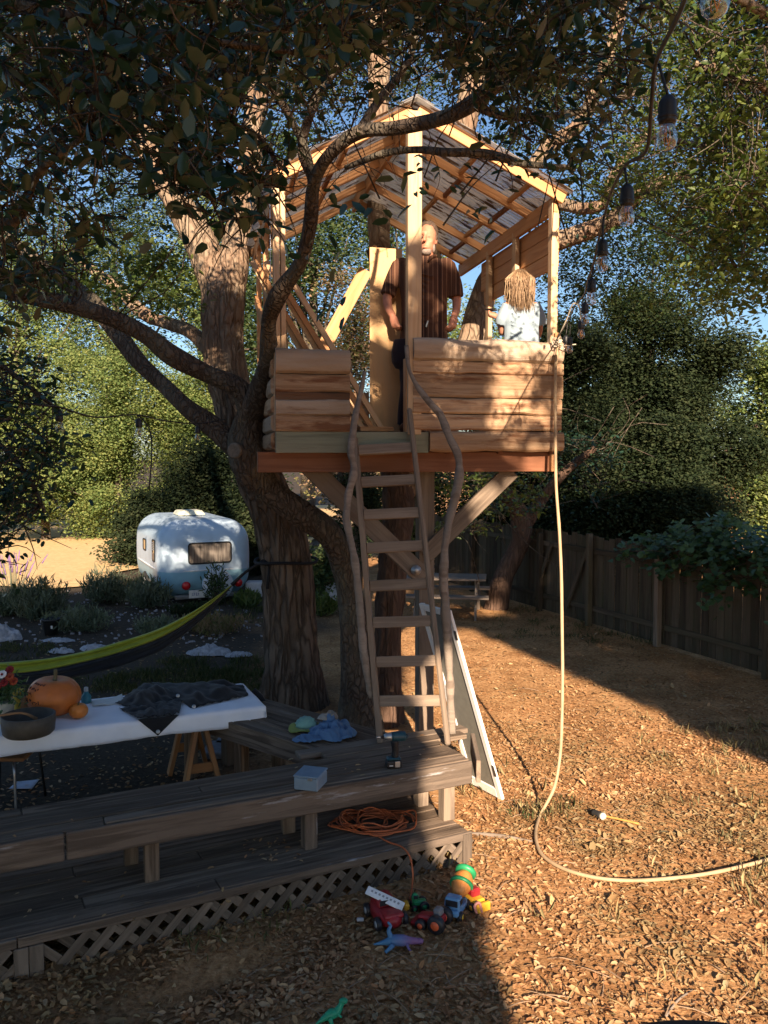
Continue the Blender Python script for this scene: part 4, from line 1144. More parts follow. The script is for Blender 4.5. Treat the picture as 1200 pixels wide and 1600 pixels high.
# ------------------------------------------------------------------ ladder
ld = thing('ladder', 'home made wooden ladder from the bench corner up to the treehouse doorway', 'ladder', G(650, 1160, BZ))
l0, l1 = G(594, 1160, BZ), TP(556, 706, -.09)
r0, r1 = G(700, 1164, BZ), TP(640, 640, -.075)
ladn = (l1 - l0).cross(r0 - l0).normalized()
if ladn.y > 0: ladn = -ladn
beam('ladder_rail', l0, l1 + (l1 - l0).normalized() * .12, .095, .042, LADW, ld, up=(r0 - l0))
rr = beam('ladder_rail', r0, r1, .105, .042, LADW, ld, up=(r0 - l0), bev=.012)
ys = [704, 757, 810, 863, 923, 980, 1040, 1099]
for i, y in enumerate(ys):
    f = (1150 - y) / (1150 - 640)
    pl = l0 + (l1 - l0) * ((1160 - y) / (1160 - 706)); pr_ = r0 + (r1 - r0) * ((1164 - y) / (1164 - 640))
    e = (pr_ - pl).normalized()
    beam('rung', pl + e * .022 + ladn * .01, pr_ - e * .022 + ladn * .01, .038, .086, LADW, ld, up=(l1 - l0))
# crooked branch handrails
def branch(name, label, pts, r, mat, grp=None, seed=0):
    W = [V(*p) for p in pts]
    mb = MB().tube(W, [q * .7 / FP * p[2] for q, p in zip(r, pts)], n=14, per=7, wob=.35, wf=9, seed=seed, ridge=.005)
    return tag(mb.build(name, mat, None, True), label, 'handrail', grp)
branch('branch_handrail', 'crooked grey branch handrail on the left of the ladder', [(570, 580, 6.95), (561, 625, 6.95), (553, 665, 6.93), (549, 705, 6.9), (553, 735, 6.9), (544, 775, 6.88), (541, 812, 6.86), (549, 850, 6.84), (557, 895, 6.82), (562, 945, 6.8), (567, 1000, 6.78), (574, 1050, 6.76), (582, 1090, 6.76)],
       [5, 6, 7.5, 8.5, 9.5, 8, 8, 8.5, 9, 9, 9, 9, 8], STICK, seed=2)
branch('branch_handrail', 'crooked grey branch handrail on the right, from log panel down to the bench', [(635, 540, 7.12), (641, 582, 7.1), (662, 618, 7.08), (687, 648, 7.06), (702, 682, 7.04), (716, 714, 7.02), (717, 748, 7.0), (707, 792, 6.98), (697, 842, 6.96), (693, 892, 6.94), (696, 950, 6.92), (700, 1020, 6.9), (704, 1090, 6.88), (707, 1146, 6.86)],
       [4, 5, 6.5, 7.5, 8, 9, 9, 9.5, 9.5, 10, 10, 10, 9.5, 9.5], STICK, seed=5)

# ------------------------------------------------------------------ hose hanging from the treehouse corner
hp = [(866, 528, 7.42), (872, 540, 7.40), (868, 575, 7.40), (868, 640, 7.38), (868, 700, 7.36), (869, 760, 7.34), (874, 830, 7.3), (877, 900, 7.25), (878, 970, 7.2), (879, 1050, 7.12), (878, 1120, 7.05), (875, 1180, 7.0), (866, 1230, 6.95)]
W = [V(*p) for p in hp]
for (px, py) in ((846, 1276), (838, 1300), (838, 1322), (848, 1344), (880, 1364), (930, 1378), (990, 1383), (1060, 1379), (1130, 1368), (1210, 1348), (1320, 1318)):
    g = G(px, py); W.append(Vector((g.x, g.y, ground_z(g.x, g.y) + .03)))
hose = MB().tube(W, .0135, n=10, per=6, wob=.12, wf=7).build('garden_hose', plain('beige hose', (.40, .29, .175), .6, .3, var=.28, sc=5), None, True)
tag(hose, 'beige hose hanging from the treehouse corner and looping over the yard', 'hose')

# ------------------------------------------------------------------ leaning framed screen
q0, q1 = G(787, 1254), G(727, 1222)
wdir = (q1 - q0).normalized(); ww = .42
tip = V(704, 958, 7.02)
up_ = (tip - q0); hh = up_.length; up_.normalize()
scn = thing('screen_door', 'white framed mesh screen leaning against the bench end', 'screen', q0)
WHITE = plain('white paint', (.78, .76, .72), .5, .3, var=.05)
nrm = wdir.cross(up_)
if nrm.y > 0: nrm = -nrm
def Sx(a, b): return q0 + wdir * a + up_ * b + Vector((0, 0, .02))
beam('stile', Sx(.03, 0), Sx(.03, hh), .058, .028, WHITE, scn, up=nrm)
beam('stile', Sx(ww, 0), Sx(ww, hh), .058, .028, WHITE, scn, up=nrm)
beam('frame_rail', Sx(.062, .045), Sx(ww - .03, .045), .085, .026, WHITE, scn, up=nrm)
beam('frame_rail', Sx(.062, hh - .03), Sx(ww - .03, hh - .03), .058, .026, WHITE, scn, up=nrm)
mb = MB().grid(lambda u, v: Sx(.06 + u * (ww - .09), .09 + v * (hh - .15)), 4, 6)
solid(mb.build('mesh_panel', plain('dusty mesh', (.17, .165, .14), .6, .3, var=.1), scn), .004)
beam('hinge', Sx(.0, .22) + nrm * .016, Sx(.0, .32) + nrm * .016, .03, .006, plain('dark hinge', (.05, .045, .04), .5, .4), scn, up=nrm)
beam('hinge', Sx(.0, hh - .25) + nrm * .016, Sx(.0, hh - .17) + nrm * .016, .03, .006, plain('dark hinge', (.05, .045, .04), .5, .4), scn, up=nrm)

# ------------------------------------------------------------------ table, cloth and the things on it
TZ = .76
f0, f1 = G(-40, 1156, TZ), G(412, 1103, TZ)
TAx = (f1 - f0).normalized(); TNx = Vector((-TAx.y, TAx.x, 0))
def Q(s, o, z=0.0): return Vector((f1.x, f1.y, TZ)) - TAx * s + TNx * o + Vector((0, 0, z))
TL, TD = 3.0, .78
tbl = thing('trestle_table', 'long plank table on a wooden sawhorse under the white cloth', 'table', Q(TL / 2, TD / 2, -TZ))
for i in range(4):
    beam('table_board', Q(.05, .1 + .195 * i, -.03), Q(TL - .1, .1 + .195 * i, -.03), .19, .03, PLY, tbl)
def sawhorse(s):
    sh = thing('sawhorse', 'orange brown wooden sawhorse holding up the right half of the table' if s < 1.5 else 'wooden sawhorse holding up the left half of the table', 'sawhorse', Q(s, TD / 2, -TZ))
    beam('beam', Q(s, .06, -.095), Q(s, TD - .06, -.095), .04, .09, SAWH, sh)
    for o in (.12, TD - .12):
        for sg in (1, -1):
            beam('leg', Q(s + sg * .02, o, -.08), Q(s + sg * .17, o + (-.06 if o < .4 else .06), -TZ + .01), .085, .038, SAWH, sh, up=TAx)
        beam('brace', Q(s + .11, o - .02 * (1 if o < .4 else -1), -.5), Q(s - .11, o - .02 * (1 if o < .4 else -1), -.5), .022, .08, SAWH, sh)
sawhorse(.52); sawhorse(2.5)
CLW = cloth('white tablecloth', (.86, .86, .90), (.78, .79, .85), 200)
mb = MB()
def clf(u, v):
    # v 0 front hem .. 1 back hem ; u 0 right hem .. 1 left
    s = -.10 + u * (TL + .1); o = -.16 + v * (TD + .32)
    z = .004 + .004 * noise.noise(Vector((s * 4, o * 5, 2)))
    ss, oo = max(s, -.012), min(max(o, -.014), TD + .014)
    dz = 0
    if o < -.014: dz = max(dz, -.014 - o)
    if o > TD + .014: dz = max(dz, o - TD - .014)
    if s < -.012: dz = max(dz, (-.012 - s) * 1.5)
    rip = .014 * math.sin(s * 13 + 1.3 * noise.noise(Vector((s * 2, 0, 0)))) * min(1, dz / .1) + .02 * noise.noise(Vector((s * 5, o * 3, 8))) * min(1, dz / .08)
    return Q(ss - (abs(rip) if s < 0 else 0), oo - (abs(rip) + .012 if o < .1 and dz else 0), z - dz * (1 + .12 * noise.noise(Vector((s * 1.7, 4, 0)))))
mb.grid(clf, 110, 40)
tag(solid(mb.build('tablecloth', CLW, None, True), .003), 'white cloth draped over the long table with hanging hem', 'tablecloth')
def on_table(px, py):
    return G(px, py, TZ + .006)
# pumpkins
def pumpkin(name, label, px, py, r, hgt, lean, mat, rz=0.0, marks=False):
    p = on_table(px, py)
    root = thing(name, label, 'pumpkin', p, rz)
    M = WM[root.name] @ Matrix.Rotation(lean, 4, 'Y')
    vs, fs, n, mrow = [], [], 60, 22
    def surf(th, ph):
        rib = 1 - .055 * abs(math.sin(th * 5 + .3 * math.sin(th * 2))) ** .5 * 0 - .04 * (1 - abs(math.sin(th * 5.5)) ** .6)
        dip = 1 - .22 * math.exp(-((ph) / .35) ** 2) - .1 * math.exp(-((math.pi - ph) / .4) ** 2)
        rr_ = r * math.sin(ph) ** .85 * rib
        return Vector((rr_ * math.cos(th), rr_ * math.sin(th), hgt / 2 + hgt / 2 * math.cos(ph) * dip))
    mb = MB().grid(lambda u, v: surf(2 * math.pi * u, .001 + (math.pi - .002) * v), n, mrow)
    o = npmesh('flesh', [tuple(q) for q in mb.v], mb.f, mat, root, True, M)
    st = MB().tube([(0, 0, hgt * .86), (.005, 0, hgt * 1.0), (.0, .005, hgt * 1.17)] if r > .1 else [(0, 0, hgt * .88), (.004, 0, hgt * 1.0), (.008, 0, hgt * 1.06)], [r * .1, r * .075, r * .07], n=8, per=3, wob=.2)
    npmesh('stem', [tuple(q) for q in st.v], st.f, plain('pumpkin stem', (.14, .12, .07), .9, .1), root, True, M)
    if marks:
        inkm = plain('marker ink', (.05, .025, .03), .7, .2)
        mk = MB()
        rnd = random.Random(4)
        for row, (ph, ths, hgt_) in enumerate(((1.02, 6, .09), (1.3, 4, .07), (1.62, 7, .11))):
            for j in range(ths):
                th0 = -2.6 + j * .13 + row * .03
                for q in range(2):
                    a = (th0 + rnd.uniform(-.03, .03), ph + rnd.uniform(-.5, .5) * hgt_ * 2)
                    b = (th0 + rnd.uniform(-.06, .06), ph + rnd.uniform(-.9, .9) * hgt_)
                    pts = [surf(a[0] + (b[0] - a[0]) * f, a[1] + (b[1] - a[1]) * f) * 1.004 + Vector((0, 0, .0)) for f in (0, .33, .66, 1)]
                    mk.tube(pts, .0035, n=5, per=2)
        for j in range(5):
            pts = [surf(-2.5 + j * .17 + .1 * f, .72 + .05 * math.sin(f * 5)) * 1.004 for f in (0, .3, .6, 1)]
            mk.tube(pts, .003, n=5, per=2)
        tag(npmesh('marker_writing', [tuple(q) for q in mk.v], mk.f, inkm, root, True, M), kind='stuff')
    return root
PUMP = plain('pumpkin skin', (.52, .15, .03), .45, .4, var=.18, bump=.2, sc=9)
PUMP2 = plain('small pumpkin skin', (.62, .20, .03), .4, .45, var=.1, bump=.15, sc=12)
pumpkin('pumpkin', 'large orange pumpkin with black marker writing on its left side', 83, 1117, .215, .325, R(4), PUMP, 0, True)
pumpkin('pumpkin', 'small plain orange pumpkin in front of the large one', 123, 1122, .076, .125, 0, PUMP2)
# bowl
p = on_table(45, 1146)
bw = thing('serving_bowl', 'straight sided brown bowl on the white cloth in front of the pumpkin', 'bowl', p)
BOWLM = plain('brown stoneware', (.085, .07, .052), .55, .35, var=.2)
npmesh('body', *(lambda m: ([tuple(v) for v in m.v], m.f))(MB().lathe([(.17, 0), (.19, .02), (.196, .08), (.198, .15), (.185, .152), (.18, .03), (.02, .025)], None, 36)), BOWLM, bw, True, WM[bw.name])
m = MB().tube([(-.22, -.05, .152), (-.05, .0, .16), (.05, .04, .1)], [.012, .01, .016], n=8, per=4, flat=.5)
npmesh('spoon', [tuple(v) for v in m.v], m.f, SAWH, bw, True, WM[bw.name])
# flower pot
p = on_table(4, 1128)
fp = thing('flower_pot', 'cream pot of dark red and white flowers at the left edge of the table', 'flowers', p)
m = MB().lathe([(.07, 0), (.085, .05), (.095, .17), (.085, .172), (.05, .165)], None, 20)
npmesh('pot', [tuple(v) for v in m.v], m.f, plain('cream pot', (.5, .44, .33), .6, .3), fp, True, WM[fp.name])
rng = np.random.default_rng(12)
P = rng.normal(size=(420, 3)) * [.075, .07, .06] + [0, 0, .25]
vs, F = leaf_arrays(P, .05, rng, flat=.3, wid=.4, kind=1)
npmesh('foliage', vs, F, LF_IVY, fp, False, WM[fp.name])
PET = [plain('red petal', (.22, .02, .02), .6, .2), plain('rust petal', (.35, .07, .03), .6, .2), plain('white petal', (.75, .72, .72), .6, .2)]
for i, (x, y, z, c) in enumerate([(.03, -.05, .40, 2), (.085, -.04, .38, 1), (.05, -.07, .34, 0), (-.03, -.05, .39, 0), (.11, -.03, .34, 1), (.0, -.08, .31, 0), (-.08, -.03, .36, 1), (.06, .02, .42, 0)]):
    mb = MB()
    for q in range(9):
        a = q * 2 * math.pi / 9
        mb.ball((.022 * math.cos(a), .022 * math.sin(a), 0), (.016, .016, .006), Matrix.Translation((x, y, z)) @ Matrix.Rotation(.9, 4, 'X') @ Matrix.Rotation(0, 4, 'Z'), n=6)
    mb.ball((0, 0, .004), .010, Matrix.Translation((x, y, z)) @ Matrix.Rotation(.9, 4, 'X'), n=6, m=1)
    npmesh('flower', [tuple(v) for v in mb.v], mb.f, [PET[c], PET[0]], fp, True, WM[fp.name], mb.mi)
# yellow toy flower / cup
p = on_table(27, 1112)
yc = thing('yellow_cup', 'slim yellow cup with frilled top between the flowers and large pumpkin', 'cup', p)
m = MB().lathe([(.025, 0), (.03, .08), (.028, .13), (.045, .165), (.06, .175), (.04, .178), (.02, .15)], None, 16)
npmesh('body', [tuple(v) for v in m.v], m.f, plain('yellow glaze', (.6, .42, .05), .5, .4), yc, True, WM[yc.name])
mb = MB()
for q in range(8):
    a = q * math.pi / 4
    mb.ball((.05 * math.cos(a), .05 * math.sin(a), .175), (.018, .018, .014), n=6)
npmesh('frill', [tuple(v) for v in mb.v], mb.f, plain('yellow glaze', (.6, .42, .05), .5, .4), yc, True, WM[yc.name])
# teal bottle behind the pumpkin, pen, napkin
p = on_table(135, 1098)
bt = thing('squeeze_bottle', 'small teal bottle standing half hidden behind the large pumpkin', 'bottle', p)
m = MB().lathe([(.04, 0), (.043, .015), (.041, .06), (.022, .085), (.016, .105), (.012, .11)], None, 14)
npmesh('body', [tuple(v) for v in m.v], m.f, plain('teal plastic', (.03, .16, .2), .4, .4), bt, True, WM[bt.name])
m = MB().lathe([(.018, .10), (.02, .105), (.018, .135), (.006, .14)], None, 10)
npmesh('cap', [tuple(v) for v in m.v], m.f, plain('grey cap', (.4, .42, .42), .4, .4), bt, True, WM[bt.name])
mb = MB()
pa = on_table(168, 1098)
mb.grid(lambda u, v: pa + TAx * (u - .5) * .26 + TNx * (v - .5) * .17 + Vector((0, 0, .008 + .03 * (u * u) * v + .006 * math.sin(u * 7))), 10, 6)
tag(solid(mb.build('napkin', plain('white paper', (.66, .67, .64), .8, .2, var=.08), None, True), .002), 'crumpled white paper napkin lying between pumpkin and dark tarp', 'napkin')
pa = on_table(128, 1094)
# dark tarp with eyelets
TARP = cloth('dark tarp', (.022, .023, .025), (.014, .014, .016), 160, .75, .4)
corner = on_table(240, 1118)
tarp_o = [(182, 1097), (232, 1062), (246, 1060), (380, 1056), (388, 1085), (310, 1109), (285, 1090), (244, 1128)]
mb = MB()
# two folded flaps, heaped
def flap(pts, bump, nu=16, nv=12, seed=0):
    A, B_, C_, D_ = pts
    def f(u, v):
        q = A.lerp(B_, u).lerp(D_.lerp(C_, u), v)
        e = min(u, 1 - u, v, 1 - v) * 4
        return q + Vector((0, 0, .012 + bump * min(1, e) * (.55 + .6 * noise.noise(Vector((u * 4, v * 3, seed)))) + .022 * noise.noise(Vector((u * 9, v * 7, seed))) + .005 * noise.noise(Vector((u * 23, v * 17, seed)))))
    mb.grid(f, nu, nv)
hang = Q(0, 0); 
front_pt = G(244, 1112, TZ + .012)
tipz = Vector((front_pt.x, front_pt.y, TZ)) - TNx * .05 + Vector((0, 0, -.10))
flap([on_table(180, 1100), on_table(225, 1070), on_table(285, 1086), on_table(240, 1119)], .10, 34, 26, seed=1)
flap([on_table(236, 1069), on_table(380, 1072), on_table(388, 1088), on_table(300, 1108)], .09, 40, 26, seed=5)
# hanging corner
A_, B_2, C_2 = Q(1.05, -.036, .02), Q(.72, -.036, .02), G(243, 1142, TZ - .13)
C_2 = Q((Vector((f1.x, f1.y, 0)) - Vector((C_2.x, C_2.y, 0))).dot(TAx), -.045, -.13)
flap([on_table(186, 1108), on_table(286, 1092), B_2, A_], .025, 30, 20, seed=7)
mb.grid(lambda u, v: A_.lerp(B_2, u).lerp(C_2, v) + TNx * (.012 * math.sin(u * 9) * (1 - v)) + Vector((0, 0, 0)), 10, 8)
tarp = thing('dark_tarp', 'crumpled black tarp with metal eyelets, one corner hanging off the table', 'tarp', on_table(280, 1090))
solid(mb.build('sheet', TARP, tarp, True), .004)
EYE = plain('eyelet metal', (.5, .5, .5), .3, .5, .9)
for q in (C_2 + Vector((0, 0, .035)) - TNx * .006, on_table(303, 1108) + Vector((0, 0, .022)), on_table(278, 1096) + Vector((0, 0, .05))):
    Mx = Matrix.Translation(q) @ Vector((0, -1, .35)).to_track_quat('Z', 'Y').to_matrix().to_4x4()
    MB().lathe([(.007, -.003), (.017, -.003), (.017, .004), (.008, .004)], Mx, 12).build('eyelet', EYE, tarp, True)
# black boot-like end of the tarp below the right end of the table
mb = MB().tube([Q(-.02, .5, -.01), Q(-.09, .46, -.1), Q(-.08, .42, -.25), Q(-.11, .38, -.33)], [.05, .055, .05, .03], n=10, per=4, flat=.4, wob=.3)
mb.build('hanging_end', TARP, tarp, True)
# folding chair under the table's left end
cp = G(20, 1262)
ch = thing('folding_chair', 'metal legged chair with brown seat pushed under the left end of the table', 'chair', (cp.x, cp.y, 0))
cz = .46
for dx, dy in ((-.2, -.18), (.12, -.2), (-.2, .2), (.16, .2)):
    MB().tube([(cp.x + dx * 1.1, cp.y + dy * 1.2, 0), (cp.x + dx * .9, cp.y + dy, cz)], .011, n=8).build('leg', plain('chair steel', (.45, .46, .48), .3, .5, .8) if dx < .13 and dx > 0 else plain('black steel', (.03, .03, .03), .4, .4, .5), ch, True)
MB().box((cp.x - .02, cp.y, cz + .015), (.42, .42, .03), bev=.01).build('seat', SAWH, ch)
MB().box((cp.x - .02, cp.y + .22, cz + .3), (.4, .02, .22), bev=.008).build('backrest', SAWH, ch)
for dx in (-.19, .15): MB().tube([(cp.x + dx, cp.y + .21, cz), (cp.x + dx, cp.y + .235, cz + .42)], .011, n=8).build('back_post', plain('black steel', (.03, .03, .03), .4, .4, .5), ch, True)
# paper scrap, paving stones
g = G(38, 1230)
mb = MB().grid(lambda u, v: Vector((g.x + (u - .5) * .2, g.y + (v - .5) * .16, .012 + .02 * u * v + ground_z(g.x, g.y))), 6, 5)
tag(solid(mb.build('paper_scrap', plain('blueish paper', (.5, .55, .66), .8, .2), None, True), .002), 'scrap of pale paper on the soil under the table', 'paper')
PAVE = plain('grey paver', (.16, .17, .19), .9, .1, var=.25, bump=.3)
for i, (px, py, lab) in enumerate([(352, 1176, 'grey concrete paver right of the sawhorse, nearer one'), (372, 1160, 'grey concrete paver right of the sawhorse, farther one')]):
    g = G(px, py)
    tag(MB().box((g.x, g.y, .03), (.4, .38, .06), bev=.01).build('paving_stone', PAVE), lab, 'paver', 'pavers beside the sawhorse')

# ------------------------------------------------------------------ on the bench: clothes, hat, drill, tin, cord
DEN = cloth('blue denim', (.10, .19, .33), (.07, .14, .26), 220, .9, .5)
g = G(515, 1146, BZ)
sh = MB()
def heap(c, rx, ry, h, seed, nu=40, nv=24, ax=0.0):
    def f(u, v):
        th = 2 * math.pi * u
        r = v ** .8
        ed = 1 + .22 * noise.noise(Vector((math.cos(th) * 1.7, math.sin(th) * 1.7, seed)))
        x, y = math.cos(th) * r * rx * ed, math.sin(th) * r * ry * ed
        z = h * (1 - r ** 2.2) ** .7 * (.75 + .5 * noise.noise(Vector((x * 11, y * 11, seed)))) + .06 * (.5 - abs(noise.noise(Vector((x * 22 + y * 12, y * 17, seed + 3))))) * (1 - r * .5)
        return Vector((c.x + x * math.cos(ax) - y * math.sin(ax), c.y + x * math.sin(ax) + y * math.cos(ax), c.z + .006 + max(0, z)))
    return f
sh.grid(heap(G(518, 1148, BZ), .20, .17, .085, 3.0, ax=-.4), 80, 40)
sh.grid(heap(G(480, 1158, BZ), .13, .07, .03, 5.0, ax=.1), 40, 14)
sh.grid(heap(G(522, 1140, BZ), .12, .1, .115, 9.0), 50, 26)
tag(sh.build('denim_shirt', DEN, None, True), 'crumpled blue denim shirt heaped on the bench corner', 'shirt')
sh = MB().grid(heap(G(513, 1138, BZ) + Vector((0, 0, .07)), .09, .07, .055, 13.0), 40, 20)
tag(sh.build('folded_rag', cloth('patterned rag', (.36, .33, .29), (.12, .11, .1), 60), None, True), 'dark and cream patterned rag on top of the denim shirt', 'rag')
hat = thing('sun_hat', 'small mint and lime hat lying beside the denim shirt', 'hat', G(478, 1140, BZ))
hc = WM[hat.name].translation
m = MB().ball((0, 0, .05), (.085, .075, .05), Matrix.Translation(hc + Vector((0, .02, .0))) @ Matrix.Rotation(.3, 4, 'X'), n=24, bump=.3, bf=6)
m.build('crown', cloth('mint cotton', (.22, .42, .36), None, 200), hat, True)
m = MB().grid(lambda u, v: hc + Vector(((.08 + .06 * v) * math.cos(u * 6.2832), (.075 + .06 * v) * math.sin(u * 6.2832) - .01, .03 - .012 * v + .016 * math.sin(u * 19) * v)), 36, 4)
solid(m.build('brim', cloth('lime cotton', (.22, .27, .06), None, 200), hat, True), .004)
# cordless impact driver
dp = G(615, 1199, BZ)
dr = thing('cordless_drill', 'blue and black cordless drill standing on its battery on the bench', 'drill', dp)
DM = Matrix.Translation(dp) @ Matrix.Rotation(R(10), 4, 'Z')
BLK = plain('black rubber', (.014, .014, .016), .5, .4, var=.2)
TEAL = plain('teal drill plastic', (.012, .06, .085), .4, .4, var=.1)
ALU = plain('dull aluminium', (.42, .45, .47), .35, .5, .8, var=.1)
MB().box((0, 0, .032), (.115, .075, .056), DM, bev=.014).build('battery', BLK, dr)
MB().box((0, 0, .068), (.10, .066, .02), DM, bev=.008).build('battery_mount', TEAL, dr)
MB().tube([DM @ Vector((.008, 0, .07)), DM @ Vector((.012, 0, .13)), DM @ Vector((.004, 0, .2))], [.024, .023, .027], n=12, per=4, flat=1.2).build('grip', BLK, dr, True)
MB().tube([DM @ Vector((.085, 0, .225)), DM @ Vector((.08, 0, .225)), DM @ Vector((.03, 0, .226)), DM @ Vector((-.015, 0, .226))], [.026, .034, .036, .033], n=18, per=3).build('body', TEAL, dr, True)
MB().tube([DM @ Vector((-.015, 0, .226)), DM @ Vector((-.05, 0, .226)), DM @ Vector((-.07, 0, .226))], [.031, .028, .017], n=18, per=3).build('gear_case', ALU, dr, True)
MB().tube([DM @ Vector((-.07, 0, .226)), DM @ Vector((-.09, 0, .226))], [.013, .010], n=12).build('chuck', BLK, dr, True)
MB().tube([DM @ Vector((-.09, 0, .226)), DM @ Vector((-.125, 0, .226))], [.004, .0035], n=8).build('bit', plain('bright steel', (.7, .7, .7), .25, .5, .9), dr, True)
MB().box((-.012, 0, .175), (.014, .014, .03), DM, bev=.004).build('trigger', BLK, dr)
MB().box((.022, -.039, .034), (.036, .004, .044), DM, bev=.001).build('belt_clip', ALU, dr)
MB().box((-.024, -.0385, .026), (.026, .002, .006), DM).build('label', plain('white print', (.7, .7, .7), .6, .2), dr)
# blue grey tin
tp_ = G(478, 1236, BZ)
tn = thing('metal_tin', 'small blue grey lidded box on the front of the bench', 'box', tp_)
TM = Matrix.Translation(tp_) @ Matrix.Rotation(R(-16), 4, 'Z')
TINM = plain('blue grey enamel', (.20, .285, .37), .45, .4, .1, var=.1)
MB().box((0, .09, .045), (.17, .19, .088), TM, bev=.008).build('body', TINM, tn)
MB().box((0, .09, .096), (.177, .196, .012), TM, bev=.004).build('lid', TINM, tn)
MB().box((.03, -.012, .085), (.03, .008, .02), TM, bev=.002).build('latch', ALU, tn)
# orange extension cord coil
rnd = random.Random(3)
cc = G(582, 1288, DZ)
pts = []
for i in range(150):
    a = i * .52 + rnd.uniform(-.1, .1)
    rx, ry = .22 + .09 * math.sin(i * .21 + 1) + rnd.uniform(-.02, .02), .16 + .05 * math.sin(i * .33)
    pts.append(Vector((cc.x + rx * math.cos(a) + .05 * math.sin(i * .11), cc.y + ry * math.sin(a) + .03 * math.cos(i * .17), DZ + .012 + .06 * (i / 150) * abs(noise.noise(Vector((i * .3, 0, 0)))) * 2)))
for (px, py, z) in ((600, 1312, DZ + .01), (626, 1322, DZ + .012)): pts.append(G(px, py, z))
e = G(640, 1350, .18); pts += [G(640, 1338, .225), G(645, 1365, .13), G(643, 1392, .03), G(640, 1405, .02)]
cord = MB().tube(pts, .0062, n=6, per=3)
tag(cord.build('extension_cord', plain('orange cord', (.50, .13, .045), .5, .4, var=.1), None, True), 'coiled orange extension cord under the bench, one end trailing over the lattice', 'cord')
# few leaves on the bench
rng = np.random.default_rng(30)
P = np.array([tuple(G(x, y, BZ + .002)) for x, y in [(460, 1200), (540, 1200), (548, 1205), (556, 1203), (562, 1212), (555, 1196), (690, 1165), (660, 1170), (655, 1178), (672, 1185), (640, 1168), (690, 1150), (655, 1150), (20, 1305), (110, 1280), (300, 1245), (610, 1225), (450, 1188)]])
vs, F = leaf_arrays(P, .04, rng, flat=4, wid=.5, kind=1)
tag(npmesh('fallen_leaves', vs, F, LITTER), 'few dry leaves scattered on the bench planks', None, None, 'stuff')
P = np.array([tuple(G(random.uniform(380, 470), random.uniform(1310, 1345), DZ + .004)) for i in range(34)] + [tuple(G(random.uniform(20, 400), random.uniform(1350, 1440), DZ + .004)) for i in range(22)])
vs, F = leaf_arrays(P, .042, rng, flat=3, wid=.5, kind=1)
tag(npmesh('fallen_leaves', vs, F, LITTER), 'dry leaves caught on the deck under the bench', None, None, 'stuff')
# ------------------------------------------------------------------ trailer
g = V(322, 923, 17.0)
trl = thing('camping_trailer', 'small rounded white and light blue camping trailer parked at the edge of the golden field', 'trailer', (g.x + .04, g.y, -.11), R(25))
TM = WM[trl.name]
hx, hy, z0_, z1_, rr_ = .89, 1.55, .16, 1.74, .43
hz = (z1_ - z0_) / 2; zc_ = (z0_ + z1_) / 2
belt = .76
def rbox(cut):
    mb = MB(); N = 30
    for ax in range(3):
        for sg in (-1, 1):
            def f(u, v):
                a, b = 2 * u - 1, 2 * v - 1
                p = [0, 0, 0]; p[ax] = sg; p[(ax + 1) % 3] = a; p[(ax + 2) % 3] = b
                P_ = Vector((p[0] * hx, p[1] * hy, p[2] * hz))
                Q_ = Vector((max(-hx + rr_, min(hx - rr_, P_.x)), max(-hy + rr_, min(hy - rr_, P_.y)), max(-hz + rr_, min(hz - rr_, P_.z))))
                dd = P_ - Q_
                if dd.length > 1e-6: dd = dd.normalized() * rr_
                q = Q_ + dd
                tz = (q.z + hz) / (2 * hz)
                bulge = 1 + .05 * math.sin(math.pi * tz) - .05 * max(0, .35 - tz)
                return Vector((q.x * bulge, (q.y * bulge) + hy, q.z + zc_))
            m = MB().grid(f, N, N)
            keep = [fc for fc in m.f if (sum(m.v[i][2] for i in fc) / 4 > belt) == cut]
            mb.add(m.v, keep)
    return mb
def paint(name, c, dirt=.2):
    t = NT(name).set(.35, .5)
    n = t.noise(t.coords((1, 1, 1), False), 3.2, 5)
    t.col(t.mix(t.ramp(n, [(.45, (0, 0, 0)), (.8, (1, 1, 1))]), c, dim(c, 1 - dirt)))
    return t.m
rbox(True).local('upper_body', paint('sky tinted white paint', (.42, .55, .68)), trl, True)  # white shell with the blue of sky-lit shade put into its colour
rbox(False).local('lower_body', paint('light blue trailer paint', (.22, .41, .52)), trl, True)
ring = []
for i in range(64):
    a = 2 * math.pi * i / 64
    c_, s_ = math.cos(a), math.sin(a)
    ex = 2 / 5.0
    ring.append(Vector((math.copysign(abs(c_) ** ex, c_) * (hx * 1.055), hy + math.copysign(abs(s_) ** ex, s_) * (hy * 1.045), belt)))
ring.append(ring[0])
MB().tube(ring, .018, n=6, raw=True).local('belt_moulding', plain('white trim', (.6, .63, .66), .4, .4), trl, True)
MB().box((0, hy + .1, z1_ * 1.0 + .06), (.6, .6, .10), bev=.03, taper=.8).local('roof_vent', plain('yellowed vent', (.6, .62, .5), .5, .3), trl)
def rrect(w_, h_, r_, n=6):
    out = []
    for cx_, cy_, a0 in ((w_ / 2 - r_, h_ / 2 - r_, 0), (-w_ / 2 + r_, h_ / 2 - r_, 90), (-w_ / 2 + r_, -h_ / 2 + r_, 180), (w_ / 2 - r_, -h_ / 2 + r_, 270)):
        for i in range(n + 1):
            a = R(a0 + 90 * i / n); out.append((cx_ + r_ * math.cos(a), cy_ + r_ * math.sin(a)))
    return out
RUB = plain('black rubber seal', (.02, .02, .02), .6, .3)
t = NT('curtain'); t.set(.9, .1)
t.col(t.ramp(t.noise(t.coords((14, 1, 1.2), False), 2.0, 4), [(.35, (.13, .12, .11)), (.65, (.30, .27, .24))]))
CURT = t.m
t = NT('window pane'); gl = t.n('ShaderNodeBsdfGlossy'); gl.inputs['Roughness'].default_value = .03
